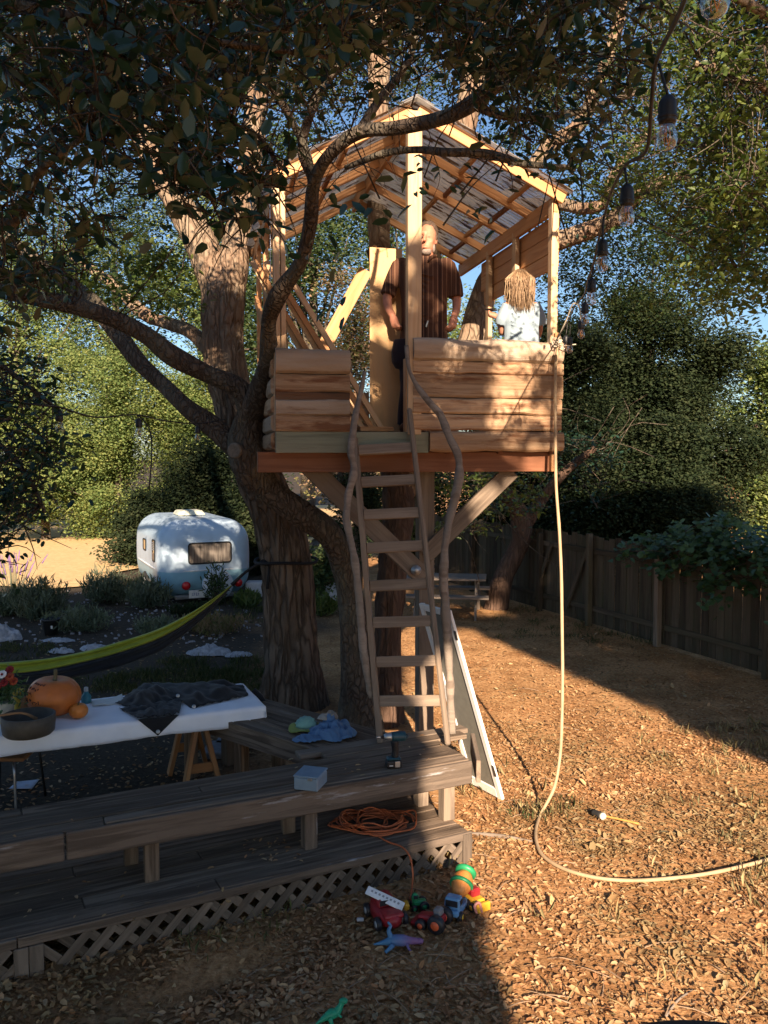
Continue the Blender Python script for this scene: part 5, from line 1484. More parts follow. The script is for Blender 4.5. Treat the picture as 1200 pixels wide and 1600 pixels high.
tp = t.n('ShaderNodeBsdfTransparent'); fr = t.n('ShaderNodeFresnel'); fr.inputs[0].default_value = 1.45
ms = t.n('ShaderNodeMixShader'); t.l(fr.outputs[0], ms.inputs[0]); t.l(tp.outputs[0], ms.inputs[1]); t.l(gl.outputs[0], ms.inputs[2]); t.l(ms.outputs[0], t.out.inputs[0])
PANE = t.m
def window(cx_, cz, w_, h_, r_, side=False, curtain=CURT, tilt=0.0):
    bul = 1.054
    def pl(x, z, off):
        if side: return Vector((-hx * bul - off, hy + x, z))
        return Vector((x, hy - hy * 1.056 - off, z))
    o = rrect(w_, h_, r_)
    pts = [pl(cx_ + x, cz + z, .004) for x, z in o]; pts.append(pts[0])
    fr_ = MB().tube(pts, .016, n=6, raw=True).local('window', RUB, trl, True)
    m = MB().grid(lambda u, v: pl(cx_ + (u - .5) * (w_ - .01), cz + (v - .5) * (h_ - .01), -.002 + .006 * math.sin(u * 60)), 90, 2)
    npmesh('curtain', [tuple(v) for v in m.v], m.f, curtain, fr_, True, TM)
    m = MB().grid(lambda u, v: pl(cx_ + (u - .5) * (w_ - .01), cz + (v - .5) * (h_ - .01), .008), 1, 1)
    npmesh('pane', [tuple(v) for v in m.v], m.f, PANE, fr_, True, TM)
    return fr_
window(.03, 1.10, .84, .40, .06)
# side windows, the louvred one with its lower half open
DARKC = plain('dark interior', (.09, .08, .075), .8, .1)
w1 = window(-.95, 1.12, .22, .42, .03, True, DARKC)
for i in range(5):
    m = MB().box((-hx * 1.05 - .02, hy - .95, 1.28 - i * .035), (.03, .2, .008)); npmesh('louvre', [tuple(v) for v in m.v], m.f, plain('louvre', (.35, .36, .37), .4, .4), w1, False, TM)
m = MB().box((-hx * 1.05 - .012, hy - .95, 1.0), (.006, .19, .15)); npmesh('blind', [tuple(v) for v in m.v], m.f, plain('tan blind', (.42, .3, .2), .8, .1), w1, False, TM)
window(.1, 1.15, .3, .22, .03, True, DARKC)
RED = plain('red lens', (.5, .012, .015), .25, .5, var=.05)
for x in (-.44, .60):
    M = TM @ Matrix.Translation((x, -.05, .47)) @ Matrix.Rotation(R(90), 4, 'X')
    MB().lathe([(.083, -.03), (.083, .012), (.07, .03), (.03, .042), (.004, .046)], M, 20).build('tail_light', RED, trl, True, None)
MB().lathe([(.30, -.03), (.31, .05), (.29, .10), (.18, .125), (.01, .13)], TM @ Matrix.Translation((.18, -.03, .46)) @ Matrix.Rotation(R(90), 4, 'X'), 30).build('spare_wheel_cover', plain('white vinyl', (.62, .64, .68), .5, .3, var=.15), trl, True)
pt = MB().box((-.24, -.07, .30), (.31, .008, .155), bev=.003).local('licence_plate', plain('plate white', (.68, .66, .62), .5, .3), trl)
ink = MB()
for i, x in enumerate((-.33, -.295, -.25, -.215)):
    ink.box((x, -.0755, .30), (.012 if i else .008, .003, .06)); ink.box((x + .010, -.0755, .275 + .03 * (i % 2)), (.022, .003, .010))
npmesh('lettering', [tuple(v) for v in ink.v], ink.f, plain('plate ink', (.16, .18, .3), .6, .2), pt, False, TM)
MB().box((0, .02, .24), (1.3, .12, .09), bev=.02).local('bumper', plain('dull bumper', (.2, .2, .2), .5, .4, .5), trl)
for sx in (-.86, .86):
    wh = MB().lathe([(.14, -.08), (.27, -.085), (.29, -.05), (.29, .05), (.27, .085), (.14, .08)], TM @ Matrix.Translation((sx, hy + .2, .29)) @ Matrix.Rotation(R(90), 4, 'Y'), 22).build('wheel', RUB, trl, True)
    m = MB().lathe([(.02, -.10), (.13, -.095), (.15, -.07), (.15, .07), (.13, .095), (.02, .10)], TM @ Matrix.Translation((sx, hy + .2, .29)) @ Matrix.Rotation(R(90), 4, 'Y'), 18)
    npmesh('rim', [tuple(v) for v in m.v], m.f, plain('white rim', (.6, .6, .6), .4, .4), wh, True, Matrix())
MB().tube([(-.98, .35, .55), (-1.0, .33, .35), (-1.0, .3, .2)], .02, n=8).local('stabiliser_jack', plain('white jack', (.6, .6, .6), .4, .4), trl, True)

# ------------------------------------------------------------------ hammock
hm = thing('hammock', 'yellow green and charcoal hammock slung from the big trunk across the garden', 'hammock', V(100, 1045, 9.1) * Vector((1, 1, 0)) if False else (V(100, 1045, 9.1).x, V(100, 1045, 9.1).y, 0))
hpath = [(362, 914, 9.75), (332, 936, 9.65), (290, 962, 9.5), (240, 985, 9.35), (180, 1005, 9.2), (120, 1020, 9.1), (60, 1030, 9.0), (0, 1034, 8.9), (-80, 1033, 8.8), (-220, 1008, 8.6), (-400, 930, 8.4)]
HP, _ = smooth_path([V(*p) for p in hpath], [1] * len(hpath), 8)
def hpt(u):
    x = u * (len(HP) - 1); i = min(int(x), len(HP) - 2)
    return HP[i].lerp(HP[i + 1], x - i)
def hsec(v0, v1, fold, nn, push=0.0):
    def f(u, v):
        vv = v0 + (v1 - v0) * v
        e = min(1, math.sin(min(u, 1 - u) * math.pi / .9) * 1.1 + .06)
        h = .26 * e
        q = hpt(u)
        fo = fold * math.sin(vv * nn + 1.1 * noise.noise(Vector((u * 6, vv * 2, 0)))) * (.35 + .65 * e)
        return q + Vector((0, -.10 * math.sin(vv * math.pi) * e - fo - push * e, -vv * h + .012 * noise.noise(Vector((u * 9, vv * 5, 2))) * e))
    return f
YG = cloth('yellow green nylon', (.30, .32, .03), (.22, .25, .02), 300, .6, .1)
DG = cloth('charcoal nylon', (.03, .034, .045), (.02, .023, .03), 300, .6, .1)
solid(MB().grid(hsec(0, .44, .028, 26, .02), 90, 22).build('yellow_panel', YG, hm, True), .004)
solid(MB().grid(hsec(.38, 1.0, .016, 16), 90, 18).build('charcoal_panel', DG, hm, True), .004)
STRAP = plain('black webbing', (.018, .018, .02), .8, .2)
MB().tube([V(362, 914, 9.75), V(385, 893, 9.75), V(412, 876, 9.7)], [.02, .016, .02], n=7, per=4, wob=.3).build('strap', STRAP, hm, True)
MB().tube([V(412, 876, 9.7), V(420, 885, 9.66), V(418, 920, 9.66)], [.02, .014, .02], n=6, per=3).build('strap_tail', STRAP, hm, True)
cen_t = V(447, 873, 9.9)
pts = [Vector((cen_t.x + .355 * math.cos(a), cen_t.y + .355 * math.sin(a), cen_t.z + .012 * math.sin(3 * a) - .02)) for a in [2 * math.pi * i / 40 for i in range(41)]]
MB().tube(pts, .018, n=6, raw=True).build('trunk_wrap', STRAP, hm, True)

# ------------------------------------------------------------------ bed shrubs, pot, plastic sheets
def shrub(name, label, px, base, top, half, mat, seed, n=1500, L=.14, wid=.16, up=.8, kind=0, cat='shrub', stems=18, d=None):
    rng_ = np.random.default_rng(seed)
    g = G(px, base) if d is None else V(px, base, d)
    dist = g.y
    H = (base - top) / FP * dist; rad = half / FP * dist
    root = thing(name, label, cat, (g.x, g.y, 0))
    a = rng_.uniform(0, 6.283, n); r = rng_.random(n) ** .5; z = rng_.random(n) ** .8
    sp = .55 + .6 * z * (1 - .55 * z)
    lump = 1 + .25 * np.sin(a * 3 + seed)
    P = np.stack([g.x + np.cos(a) * r * rad * sp * lump, g.y + np.sin(a) * r * rad * sp * lump, z * H * (1 - .35 * r ** 2) * (.9 + .2 * np.sin(a * 5 + seed))], 1)
    vs, F = leaf_arrays(P, L, rng_, flat=.1, wid=wid, up=up, kind=kind)
    npmesh('foliage', vs, F, mat, root)
    mb = MB()
    for i in range(stems):
        q = P[rng_.integers(n)]
        mb.tube([(g.x + rng_.normal() * .04, g.y + rng_.normal() * .04, 0), ((g.x + q[0]) / 2, (g.y + q[1]) / 2, q[2] * .6), tuple(q)], [.012, .008, .004], n=4, per=3)
    mb.build('stems', BARK2, root, True)
for i, (px, b, t_, h, m, n, L, wd, lab) in enumerate([
        (62, 968, 908, 48, LF_GREY, 1800, .16, .12, 'upright dark rosemary shrub beside the black plant pot'),
        (18, 960, 925, 45, LF_GREY, 1500, .13, .2, 'blue grey low shrub at the left edge of the bed'),
        (170, 942, 890, 52, LF_GREY, 1700, .15, .14, 'grey green shrub left of the trailer, in front of the field'),
        (232, 950, 905, 38, LF_GREY, 1300, .14, .16, 'grey green shrub in front of the trailer wheel'),
        (128, 985, 950, 60, LF_GREY, 1200, .11, .2, 'low sprawling grey shrub behind the hammock'),
        (300, 962, 946, 40, LF_HEDGE, 1000, .1, .3, 'low green weeds under the trailer bumper'),
        (388, 950, 925, 24, LF_LIT, 900, .1, .3, 'sunlit green weeds left of the hammock knot'),
        (335, 990, 962, 60, LF_DRY, 900, .12, .14, 'brown dry low plants behind the hammock'),
        (250, 990, 966, 55, LF_GREY, 900, .1, .2, 'thin grey weeds on the pebbly part of the bed'),
        (505, 962, 925, 26, LF_LIT, 900, .1, .3, 'low bright green plant between the two trunks')]):
    shrub('garden_shrub', lab, px, b, t_, h, m, 200 + i, n, L, wd)
shrub('leafy_stems', 'tall thin leafy stems growing in front of the trailer spare wheel', 338, 945, 880, 24, LF_MID, 230, 420, .10, .3, .5, 1, 'plant', 26)
shrub('leafy_stems', 'thin leafy twigs in front of the trailer window', 352, 930, 815, 20, LF_MID, 231, 160, .09, .35, .4, 1, 'plant', 16, None)
lav = thing('lavender_plant', 'purple flowering lavender spikes at the left edge before the golden field', 'plant', G(20, 935))
g = G(20, 935); rng = np.random.default_rng(44)
mb = MB(); ms_ = MB()
for i in range(30):
    a = rng.normal() * .35; b_ = rng.normal() * .3
    e = Vector((g.x + a * .9, g.y + b_, rng.uniform(.6, 1.0)))
    s = Vector((g.x + a * .2, g.y + b_ * .2, 0))
    ms_.tube([s, s.lerp(e, .6) + Vector((0, 0, .08)), e], [.006, .005, .004], n=4, per=3)
    mb.tube([e - (e - s).normalized() * .22, e], [.016, .006], n=5, per=3, wob=.5, wf=20)
ms_.build('stems', LF_GREY, lav, True); mb.build('flower_spikes', plain('lavender flower', (.22, .13, .30), .8, .1, var=.3), lav, True)
g = G(80, 992)
po = thing('plant_pot', 'black plastic plant pot standing in the bed among the shrubs', 'pot', g)
m = MB().lathe([(.10, 0), (.135, .24), (.15, .245), (.15, .27), (.135, .27), (.12, .2), (.01, .2)], Matrix.Translation(g), 20); m.build('body', plain('black plastic', (.02, .02, .022), .5, .4), po, True)
MB().box((g.x + .06, g.y - .128, .15), (.03, .004, .05)).build('label', plain('pot label', (.5, .5, .48), .6, .2), po)
SHEET = plain('dirty white plastic sheet', (.34, .345, .37), .55, .3, var=.35, bump=.8)
for i, (px, py, rx, ry, h, lab) in enumerate([(328, 1022, .34, .2, .12, 'crumpled white plastic sheet on the grass left of the big trunk'), (372, 1026, .2, .12, .06, 'smaller scrap of white sheet next to the big trunk'),
                                            (150, 1016, .25, .13, .09, 'crumpled white sheet just behind the hammock'), (95, 1020, .2, .12, .06, 'flat white sheet scrap behind the pumpkin stem'),
                                            (92, 1003, .25, .1, .05, 'greyish sheet scrap below the black pot'), (8, 1000, .28, .2, .25, 'pale bundled sheet at the left edge of the bed')]):
    g = G(px, py)
    m = MB().grid(heap(Vector((g.x, g.y, 0)), rx, ry, h, 20 + i * 3.3), 44, 18)
    tag(m.build('plastic_sheet', SHEET, None, True), lab, 'sheet', 'pale sheets lying in the bed')
# small things by the trunk far off
g = G(398, 932)
tag(MB().box((g.x, g.y, .16), (.34, .3, .32), bev=.03).build('storage_bin', plain('white bin', (.5, .52, .56), .5, .3)), 'white bin standing right of the trailer', 'bin')
g = G(520, 938)
cv = MB().lathe([(.30, 0), (.2, .3), (.03, .52)], Matrix.Translation(g), 14, 0)
tag(cv.build('covered_heap', plain('grey cover', (.36, .38, .42), .8, .1, var=.2), None, True), 'pointed pale grey cover seen between the two trunks', 'cover')

# ------------------------------------------------------------------ picnic table
pr = G(758, 972)
pk = thing('picnic_table', 'weathered wooden picnic table half hidden behind the ladder', 'table', pr)
ang = R(-8)
PX, PY = Vector((math.cos(ang), math.sin(ang), 0)), Vector((-math.sin(ang), math.cos(ang), 0))
def K(a, b, z): return Vector((pr.x, pr.y, 0)) + PX * a + PY * b + Vector((0, 0, z))
for i in range(5): beam('top_plank', K(-1.5, .28 + .145 * i, .70), K(.0, .28 + .145 * i, .70), .14, .038, STICK, pk)
for o in (0, .145): beam('seat_plank', K(-1.5, o - .02, .42), K(.06, o - .02, .42), .138, .038, STICK, pk)
for o in (1.08, 1.225): beam('seat_plank', K(-1.5, o, .42), K(.06, o, .42), .138, .038, STICK, pk)
for a in (-.17, -1.25):
    beam('leg', K(a, .02, .0), K(a, .4, .68), .04, .09, STICK, pk, up=PX.cross(Vector((0, .5, .8)))); beam('leg', K(a, 1.15, .0), K(a, .75, .68), .04, .09, STICK, pk, up=PX)
    beam('cross_bar', K(a + .04, -.04, .385), K(a + .04, 1.26, .385), .038, .085, STICK, pk); beam('cross_bar', K(a + .04, .26, .655), K(a + .04, .88, .655), .038, .07, STICK, pk)

# ------------------------------------------------------------------ string lights
t = NT('bulb glass'); gl = t.n('ShaderNodeBsdfGlossy'); gl.inputs['Roughness'].default_value = .02
tp = t.n('ShaderNodeBsdfTransparent'); tp.inputs[0].default_value = (.9, .92, .93, 1)
lw = t.n('ShaderNodeLayerWeight'); lw.inputs[0].default_value = .35
mr = t.n('ShaderNodeMapRange', i3=.08, i4=.75); t.l(lw.outputs['Facing'], mr.inputs[0])
ms = t.n('ShaderNodeMixShader'); t.l(mr.outputs[0], ms.inputs[0]); t.l(tp.outputs[0], ms.inputs[1]); t.l(gl.outputs[0], ms.inputs[2]); t.l(ms.outputs[0], t.out.inputs[0])
GLASS = t.m
FIL = plain('amber filament', (.7, .28, .06), .5, .3)
WIRE = plain('black cable', (.015, .015, .016), .5, .4)
SOCK = plain('black socket', (.016, .017, .02), .45, .4)
def string(label, cable, bulbs, root_at):
    root = thing('string_lights', label, 'string lights', root_at)
    MB().tube([V(*p) for p in cable], .0055, n=6, per=6).build('cable', WIRE, root, True)
    for (px, py, d, dx, dy) in bulbs:
        c = V(px, py, d)                        # bulb centre
        top = V(px + dx, py + dy, d)
        sk = MB().tube([c + Vector((0, 0, .035)), c + Vector((0, 0, .05)), c + Vector((0, 0, .085)), c + Vector((0, 0, .1))], [.021, .0225, .021, .010], n=14, per=3)
        sk.tube([c + Vector((0, 0, .045)), c + Vector((0, 0, .052))], .0245, n=14)
        so = sk.build('socket', SOCK, root, True)
        MB().tube([c + Vector((0, 0, .1)), top], .004, n=5).build('drop_wire', WIRE, root, True)
        b = MB().lathe([(.002, -.032), (.012, -.030), (.021, -.022), (.0255, -.008), (.0245, .006), (.019, .022), (.014, .034), (.013, .04)], Matrix.Translation(c), 18)
        b.build('bulb', GLASS, so, True)
        f = MB()
        for q in range(3):
            a = q * 2.1
            f.tube([c + Vector((.004 * math.cos(a), .004 * math.sin(a), .03)), c + Vector((.008 * math.cos(a), .008 * math.sin(a), .0)), c + Vector((.006 * math.cos(a + .7), .006 * math.sin(a + .7), -.018))], .0012, n=4, per=3)
        f.build('filament', FIL, so, True)
    return root
string('string of clear bulbs hanging from top right down to the treehouse corner',
       [(1150, -160, 1.35), (1100, -85, 1.5), (1062, 20, 1.8), (1026, 95, 2.1), (1018, 160, 2.25), (1010, 235, 2.5), (978, 258, 2.75), (955, 300, 3.1), (945, 335, 3.5), (934, 380, 4.0), (928, 410, 4.3), (918, 440, 4.8), (914, 458, 5.2), (905, 470, 5.8), (898, 478, 6.3), (886, 505, 7.0), (868, 533, 7.4)],
       [(1117, 0, 1.5, -14, -150), (1042, 215, 2.1, -13, -115), (979, 338, 2.75, -3, -75), (941, 413, 3.5, 2, -75), (924, 467, 4.2, 4, -50), (914, 499, 5.1, 0, -40), (908, 522, 5.9, -4, -52), (890, 546, 6.9, 1, -40), (884, 543, 7.1, 3, -38)], V(925, 470, 4.2))
string('string of clear bulbs strung from the left edge to the arching stem',
       [(-160, 590, 4.6), (-40, 618, 4.7), (60, 633, 4.8), (92, 636, 5.0), (150, 652, 5.5), (212, 648, 6.0), (260, 658, 6.8), (310, 662, 7.4), (352, 655, 7.9)],
       [(93, 668, 5.0, 0, -30), (217, 676, 6.0, -3, -28), (309, 684, 7.4, 0, -22)], V(200, 640, 6))
MB().tube([V(216, 648, 6.0), V(234, 672, 6.0), V(237, 710, 6.0), V(233, 765, 6.0)], .005, n=5, per=5).build('loose_wire', WIRE, bpy.data.objects['string_lights.001'], True)
mb = MB()
rnd = random.Random(9)
cn = V(868, 536, 7.4)
for i in range(5):
    pts = [cn + Vector((rnd.uniform(-.05, .05), rnd.uniform(-.06, .0), rnd.uniform(-.04, .06))) for q in range(5)]
    mb.tube(pts, .005, n=5, per=4)
mb.tube([cn, V(885, 500, 7.3), V(895, 475, 7.2), V(905, 480, 7.2), V(908, 505, 7.2)], .006, n=5, per=4)
mb.tube([cn, V(880, 540, 7.35), V(900, 538, 7.3)], .005, n=5, per=4)
tag(mb.build('twine_knot', plain('pale twine', (.45, .4, .32), .9, .1), None, True), 'tangle of pale twine tied at the treehouse corner post', 'twine')
# corner peg
beam('corner_stud', TP(866, 700, -.02), TP(871, 520, -.02), .05, .03, LUMBER, th, up=EY)

# ------------------------------------------------------------------ toys on the ground
def toy(name, label, px, py, rz, cat='toy', sc=1.0, tilt=0.0):
    g = G(px, py)
    o = thing(name, label, cat, (g.x, g.y, ground_z(g.x, g.y)), 0, 'toys by the deck corner')
    M = Matrix.Translation((g.x, g.y, ground_z(g.x, g.y))) @ Matrix.Rotation(R(rz), 4, 'Z') @ Matrix.Rotation(R(tilt), 4, 'X') @ Matrix.Scale(sc, 4)
    return o, M
def pl_(n_, c): return plain(n_, c, .42, .45, var=.08, bump=.03)
TRED, TGRN, TBLU, TYEL, TORG, TBLK = pl_('red toy plastic', (.33, .02, .025)), pl_('green toy plastic', (.02, .26, .10)), pl_('blue toy plastic', (.13, .30, .52)), pl_('yellow toy plastic', (.75, .42, .04)), pl_('orange toy plastic', (.65, .25, .06)), pl_('black toy plastic', (.02, .02, .025))
def wheel_(M, c, r, w_, root, hub, name='wheel'):
    Mx = M @ Matrix.Translation(c) @ Matrix.Rotation(R(90), 4, 'Y')
    wv = MB().lathe([(r * .4, -w_ / 2), (r * .9, -w_ / 2), (r, -w_ * .3), (r, w_ * .3), (r * .9, w_ / 2), (r * .4, w_ / 2)], Mx, 16).build(name, TBLK, root, True)
    m = MB().lathe([(.001, -w_ * .56), (r * .5, -w_ * .54), (r * .55, -w_ * .3), (r * .55, w_ * .3), (r * .5, w_ * .54), (.001, w_ * .56)], Mx, 12)
    npmesh('hub', [tuple(v) for v in m.v], m.f, hub, wv, True, Matrix())
# mixer truck
o, M = toy('toy_mixer_truck', 'blue cabbed toy mixer truck with orange and green drum', 713, 1430, -24, sc=.88)
MB().box((0, .05, .055), (.115, .29, .035), M, bev=.008).build('chassis', TBLU, o)
MB().box((0, -.06, .115), (.125, .095, .10), M, bev=.016, taper=.86).build('cab', TBLU, o)
MB().box((0, -.1055, .128), (.09, .010, .044), M, bev=.003).build('windscreen', TBLK, o)
for s in (-1, 1): MB().box((s * .058, -.062, .13), (.006, .045, .038), M, bev=.002).build('side_window', TBLK, o)
MB().box((0, -.122, .07), (.12, .045, .045), M, bev=.012).build('bonnet', TBLU, o)
MB().lathe([(.03, -.10), (.055, -.06), (.078, .0), (.075, .05), (.05, .1)], M @ Matrix.Translation((0, .11, .165)) @ Matrix.Rotation(R(-62), 4, 'X'), 20).build('drum', TORG, o, True)
MB().lathe([(.05, .09), (.075, .092), (.082, .115), (.07, .13), (.045, .128)], M @ Matrix.Translation((0, .11, .165)) @ Matrix.Rotation(R(-62), 4, 'X'), 20).build('drum_rim', TGRN, o, True)
MB().lathe([(.076, -.012), (.088, -.010), (.088, .012), (.076, .014)], M @ Matrix.Translation((0, .11, .165)) @ Matrix.Rotation(R(-62), 4, 'X'), 20).build('drum_band', TGRN, o, True)
for s in (-1, 1):
    MB().tube([M @ Vector((s * .055, .17, .07)), M @ Vector((s * .055, .16, .16))], .012, n=7).build('drum_support', TGRN, o, True)
    for y in (-.085, .10, .16): wheel_(M, (s * .062, y, .036), .038, .034, o, TYEL)
# yellow and red loader beside it
o, M = toy('toy_loader', 'yellow toy loader with red cab and pink arch behind the mixer truck', 742, 1420, 30)
MB().box((0, 0, .05), (.09, .12, .05), M, bev=.012).build('body', TYEL, o)
MB().box((0, .01, .10), (.07, .06, .055), M, bev=.012).build('cab', TRED, o)
MB().box((0, -.085, .04), (.11, .035, .06), M, bev=.01).build('bucket', TYEL, o)
for s in (-1, 1):
    for y in (-.04, .045): wheel_(M, (s * .05, y, .03), .03, .026, o, TYEL)
MB().tube([M @ Vector((-.06, -.1, .02)), M @ Vector((-.075, -.1, .075)), M @ Vector((-.04, -.1, .085)), M @ Vector((-.02, -.1, .02))], .009, n=8).build('arch', pl_('pink toy plastic', (.55, .25, .22)), o, True)
# red car with ruler on it
o, M = toy('toy_car', 'large dark red toy car with white slotted strip lying across it', 615, 1452, 22)
m = MB().loft([((0, .13, .035), .085, .165), ((0, .13, .07), .088, .17), ((0, .13, .10), .078, .155)], 20, 0, M); m.build('body', TRED, o, True)
MB().box((0, .17, .125), (.135, .15, .06), M, bev=.022, taper=.75).build('cabin', TRED, o)
MB().box((0, .035, .095), (.13, .11, .03), M, bev=.014).build('bonnet', TRED, o)
MB().box((0, .098, .13), (.10, .006, .03), M @ Matrix.Rotation(0, 4, 'X')).build('windscreen', TBLK, o)
for s in (-1, 1):
    for y in (.04, .22): wheel_(M, (s * .088, y, .04), .042, .03, o, plain('grey hub', (.45, .47, .5), .4, .4))
gr = V(602, 1405, 5.36)
st0, st1 = V(575, 1391, 5.40), V(628, 1416, 5.32)
sd = (st1 - st0); sL = sd.length; sd.normalize()
Mx = Matrix.Translation((st0 + st1) / 2) @ Matrix((sd, Vector((0, 0, 1)).cross(sd).normalized(), sd.cross(Vector((0, 0, 1)).cross(sd).normalized()))).transposed().to_4x4() @ Matrix.Rotation(R(38), 4, 'X')
sp = thing('slotted_strip', 'white slotted plastic strip lying across the red toy car', 'strip', gr, 0, 'toys by the deck corner')
MB().box((0, 0, 0), (sL + .02, .055, .012), Mx, bev=.005).build('strip', plain('white plastic strip', (.72, .74, .76), .5, .3), sp)
m = MB()
for i in range(8): m.box((-.09 + i * .026, .004, .0068), (.013, .012, .002), Mx)
tag(m.build('slots', plain('slot shade grey', (.3, .31, .33), .7, .2), sp), kind='stuff')
# green tractor
o, M = toy('toy_tractor', 'small green toy tractor with yellow front bucket', 655, 1421, 100, sc=.9)
MB().box((0, 0, .05), (.05, .10, .04), M, bev=.01).build('body', TGRN, o)
MB().box((0, .03, .09), (.055, .05, .055), M, bev=.012, taper=.85).build('cab', TGRN, o)
MB().box((0, .03, .098), (.057, .03, .025), M, bev=.003).build('window', TBLK, o)

MB().box((0, .095, .035), (.075, .04, .045), M, bev=.01).build('bucket', TYEL, o)
for s in (-1, 1):
    wheel_(M, (s * .038, -.03, .036), .036, .024, o, TGRN); wheel_(M, (s * .036, .04, .024), .024, .02, o, TGRN)
# red and grey tractor
o, M = toy('toy_tractor', 'red toy tractor with big grey ribbed wheels and orange hubs', 677, 1449, 62, tilt=-8)
MB().box((0, 0, .06), (.07, .17, .05), M, bev=.014).build('body', TRED, o)
MB().box((0, -.05, .105), (.06, .055, .05), M, bev=.012).build('cab', plain('grey toy plastic', (.2, .2, .21), .45, .4), o)
MB().box((0, .11, .03), (.10, .05, .035), M, bev=.01).build('bucket', TRED, o)
for s in (-1, 1):
    wheel_(M, (s * .062, -.055, .052), .056, .045, o, pl_('orange hub plastic', (.7, .12, .04))); wheel_(M, (s * .055, .055, .034), .036, .035, o, pl_('orange hub plastic', (.7, .12, .04)))
# dinosaur
o, M = toy('toy_dinosaur', 'blue and purple toy dinosaur lying on its side in the leaves', 622, 1480, 0, sc=1.0)
t = NT('dinosaur skin').set(.5, .4)
tcn = t.n('ShaderNodeTexCoord'); sxn = t.n('ShaderNodeSeparateXYZ'); t.l(tcn.outputs['Object'], sxn.inputs[0])
mrn = t.n('ShaderNodeMapRange', i1=-.1, i2=.1); t.l(sxn.outputs[0], mrn.inputs[0])
t.col(t.ramp(mrn.outputs[0], [(.15, (.07, .20, .36)), (.55, (.12, .14, .30)), (.85, (.22, .10, .22))]))
dm = MB()
def dt(pts, r, n=9): dm.tube([M @ Vector(p) for p in pts], r, n=n, per=4)
dt([(-.145, .0, .025), (-.09, .0, .035), (-.03, 0, .05), (.03, 0, .05), (.075, .01, .042), (.115, .02, .034), (.145, .02, .028)], [.004, .014, .032, .034, .022, .018, .010])
dm.ball(M @ Vector((.125, .02, .034)), (.028, .02, .018), n=10)
dt([(-.04, .0, .06), (-.055, .01, .10), (-.045, .015, .13), (-.062, .02, .15)], [.018, .013, .009, .006])
dt([(-.03, -.03, .04), (-.06, -.05, .02), (-.075, -.055, .008)], [.016, .011, .009])
dt([(.05, -.02, .04), (.065, -.045, .02), (.08, -.05, .01)], [.010, .007, .005]); dt([(.05, .03, .05), (.07, .05, .03)], [.009, .005])
dm.build('body', t.m, o, True)
# far green toy at the picture's lower edge
o, M = toy('toy_dinosaur', 'bright green toy dinosaur in the leaves nearest the viewer', 517, 1592, 20)
dm = MB()
dt([(-.08, 0, .02), (-.04, 0, .04), (0, 0, .055), (.03, 0, .06), (.05, 0, .085), (.06, 0, .105)], [.004, .015, .028, .024, .016, .014])
dm.ball(M @ Vector((.068, 0, .112)), (.024, .018, .016), n=10)
for s in (-1, 1):
    dt([(-.01, s * .018, .05), (-.005, s * .03, .025), (.005, s * .03, .003)], [.014, .011, .010]); dt([(.03, s * .018, .06), (.05, s * .028, .045)], [.008, .005])
dm.build('body', pl_('emerald toy plastic', (.02, .30, .16)), o, True)
g = G(563, 1440)
tag(MB().box((g.x, g.y, .014), (.045, .02, .02), Matrix.Identity(4), bev=.004).build('toy_block', plain('grey block', (.42, .44, .47), .5, .3)), 'tiny pale grey block in the leaves left of the red car', 'block')
# hammer
g = G(936, 1280)
hmr = thing('hammer', 'mallet with pale head and orange handle lying in the sunny yard', 'hammer', g)
e = G(998, 1291)
MB().tube([g + Vector((.0, 0, .035)), g.lerp(e, .5) + Vector((0, 0, .03)), e + Vector((0, 0, .02))], [.009, .008, .010], n=10, per=4).build('handle', plain('orange handle', (.48, .23, .06), .5, .3), hmr, True)
hd_ = (Vector((.35, -1, .1))).normalized()
MB().tube([g - hd_ * .06 + Vector((-.02, 0, .04)), g + hd_ * .045 + Vector((0, 0, .04))], [.026, .028], n=16).build('head', plain('black mallet head', (.03, .03, .03), .6, .3), hmr, True)
MB().tube([g + hd_ * .046 + Vector((0, 0, .04)), g + hd_ * .062 + Vector((0, 0, .04))], [.029, .027], n=16).build('face', plain('pale mallet face', (.55, .52, .42), .7, .2), hmr, True)
# sticks, long edging board
for i, (a, b, r, lab) in enumerate([((735, 1306), (832, 1318), .018, 'half buried board edge running from the deck corner towards the hose'), ((1040, 1590), (1082, 1548), .008, 'thin pale stick in the leaves near the dark barrel'), ((860, 1135), (905, 1142), .009, 'short pale stick on the sunlit leaves')]):
    p, q = G(*a), G(*b)
    tag(MB().tube([p + Vector((0, 0, r * .7)), p.lerp(q, .5) + Vector((0, .02, r)), q + Vector((0, 0, r * .7))], [r, r * .9, r * .6], n=8, per=4, wob=.3).build('stick', STICK, None, True), lab, 'stick')
# unidentified dark round thing at the lower right edge, made up as a barrel
c = V(1068, 1583, 1.5); zt_ = c.z; c.z = 0; c.y -= .30
rt = thing('barrel', 'unidentified dark round thing built as a lidded barrel on a stand whose rim shows at the bottom right', 'barrel', c)
DKT = plain('dark brown lid', (.016, .012, .011), .6, .3, var=.25)
MB().lathe([(.02, zt_ - .05), (.29, zt_ - .05), (.30, zt_ - .04), (.30, zt_ - .012), (.285, zt_ - .003), (.02, zt_)], Matrix.Translation(c), 60).build('lid', DKT, rt, True)
MB().lathe([(.22, zt_ - .62), (.265, zt_ - .5), (.285, zt_ - .33), (.265, zt_ - .15), (.255, zt_ - .05)], Matrix.Translation(c), 36).build('body', GREY, rt, True)
for dx in (-.17, .17):
    for dy in (-.17, .17): beam('leg', (c.x + dx, c.y + dy, -.02), (c.x + dx, c.y + dy, zt_ - .66), .07, .07, GREY, rt, up=(1, 0, 0))
MB().box((c.x, c.y, zt_ - .64), (.46, .46, .04), bev=.005).build('shelf', GREY, rt)

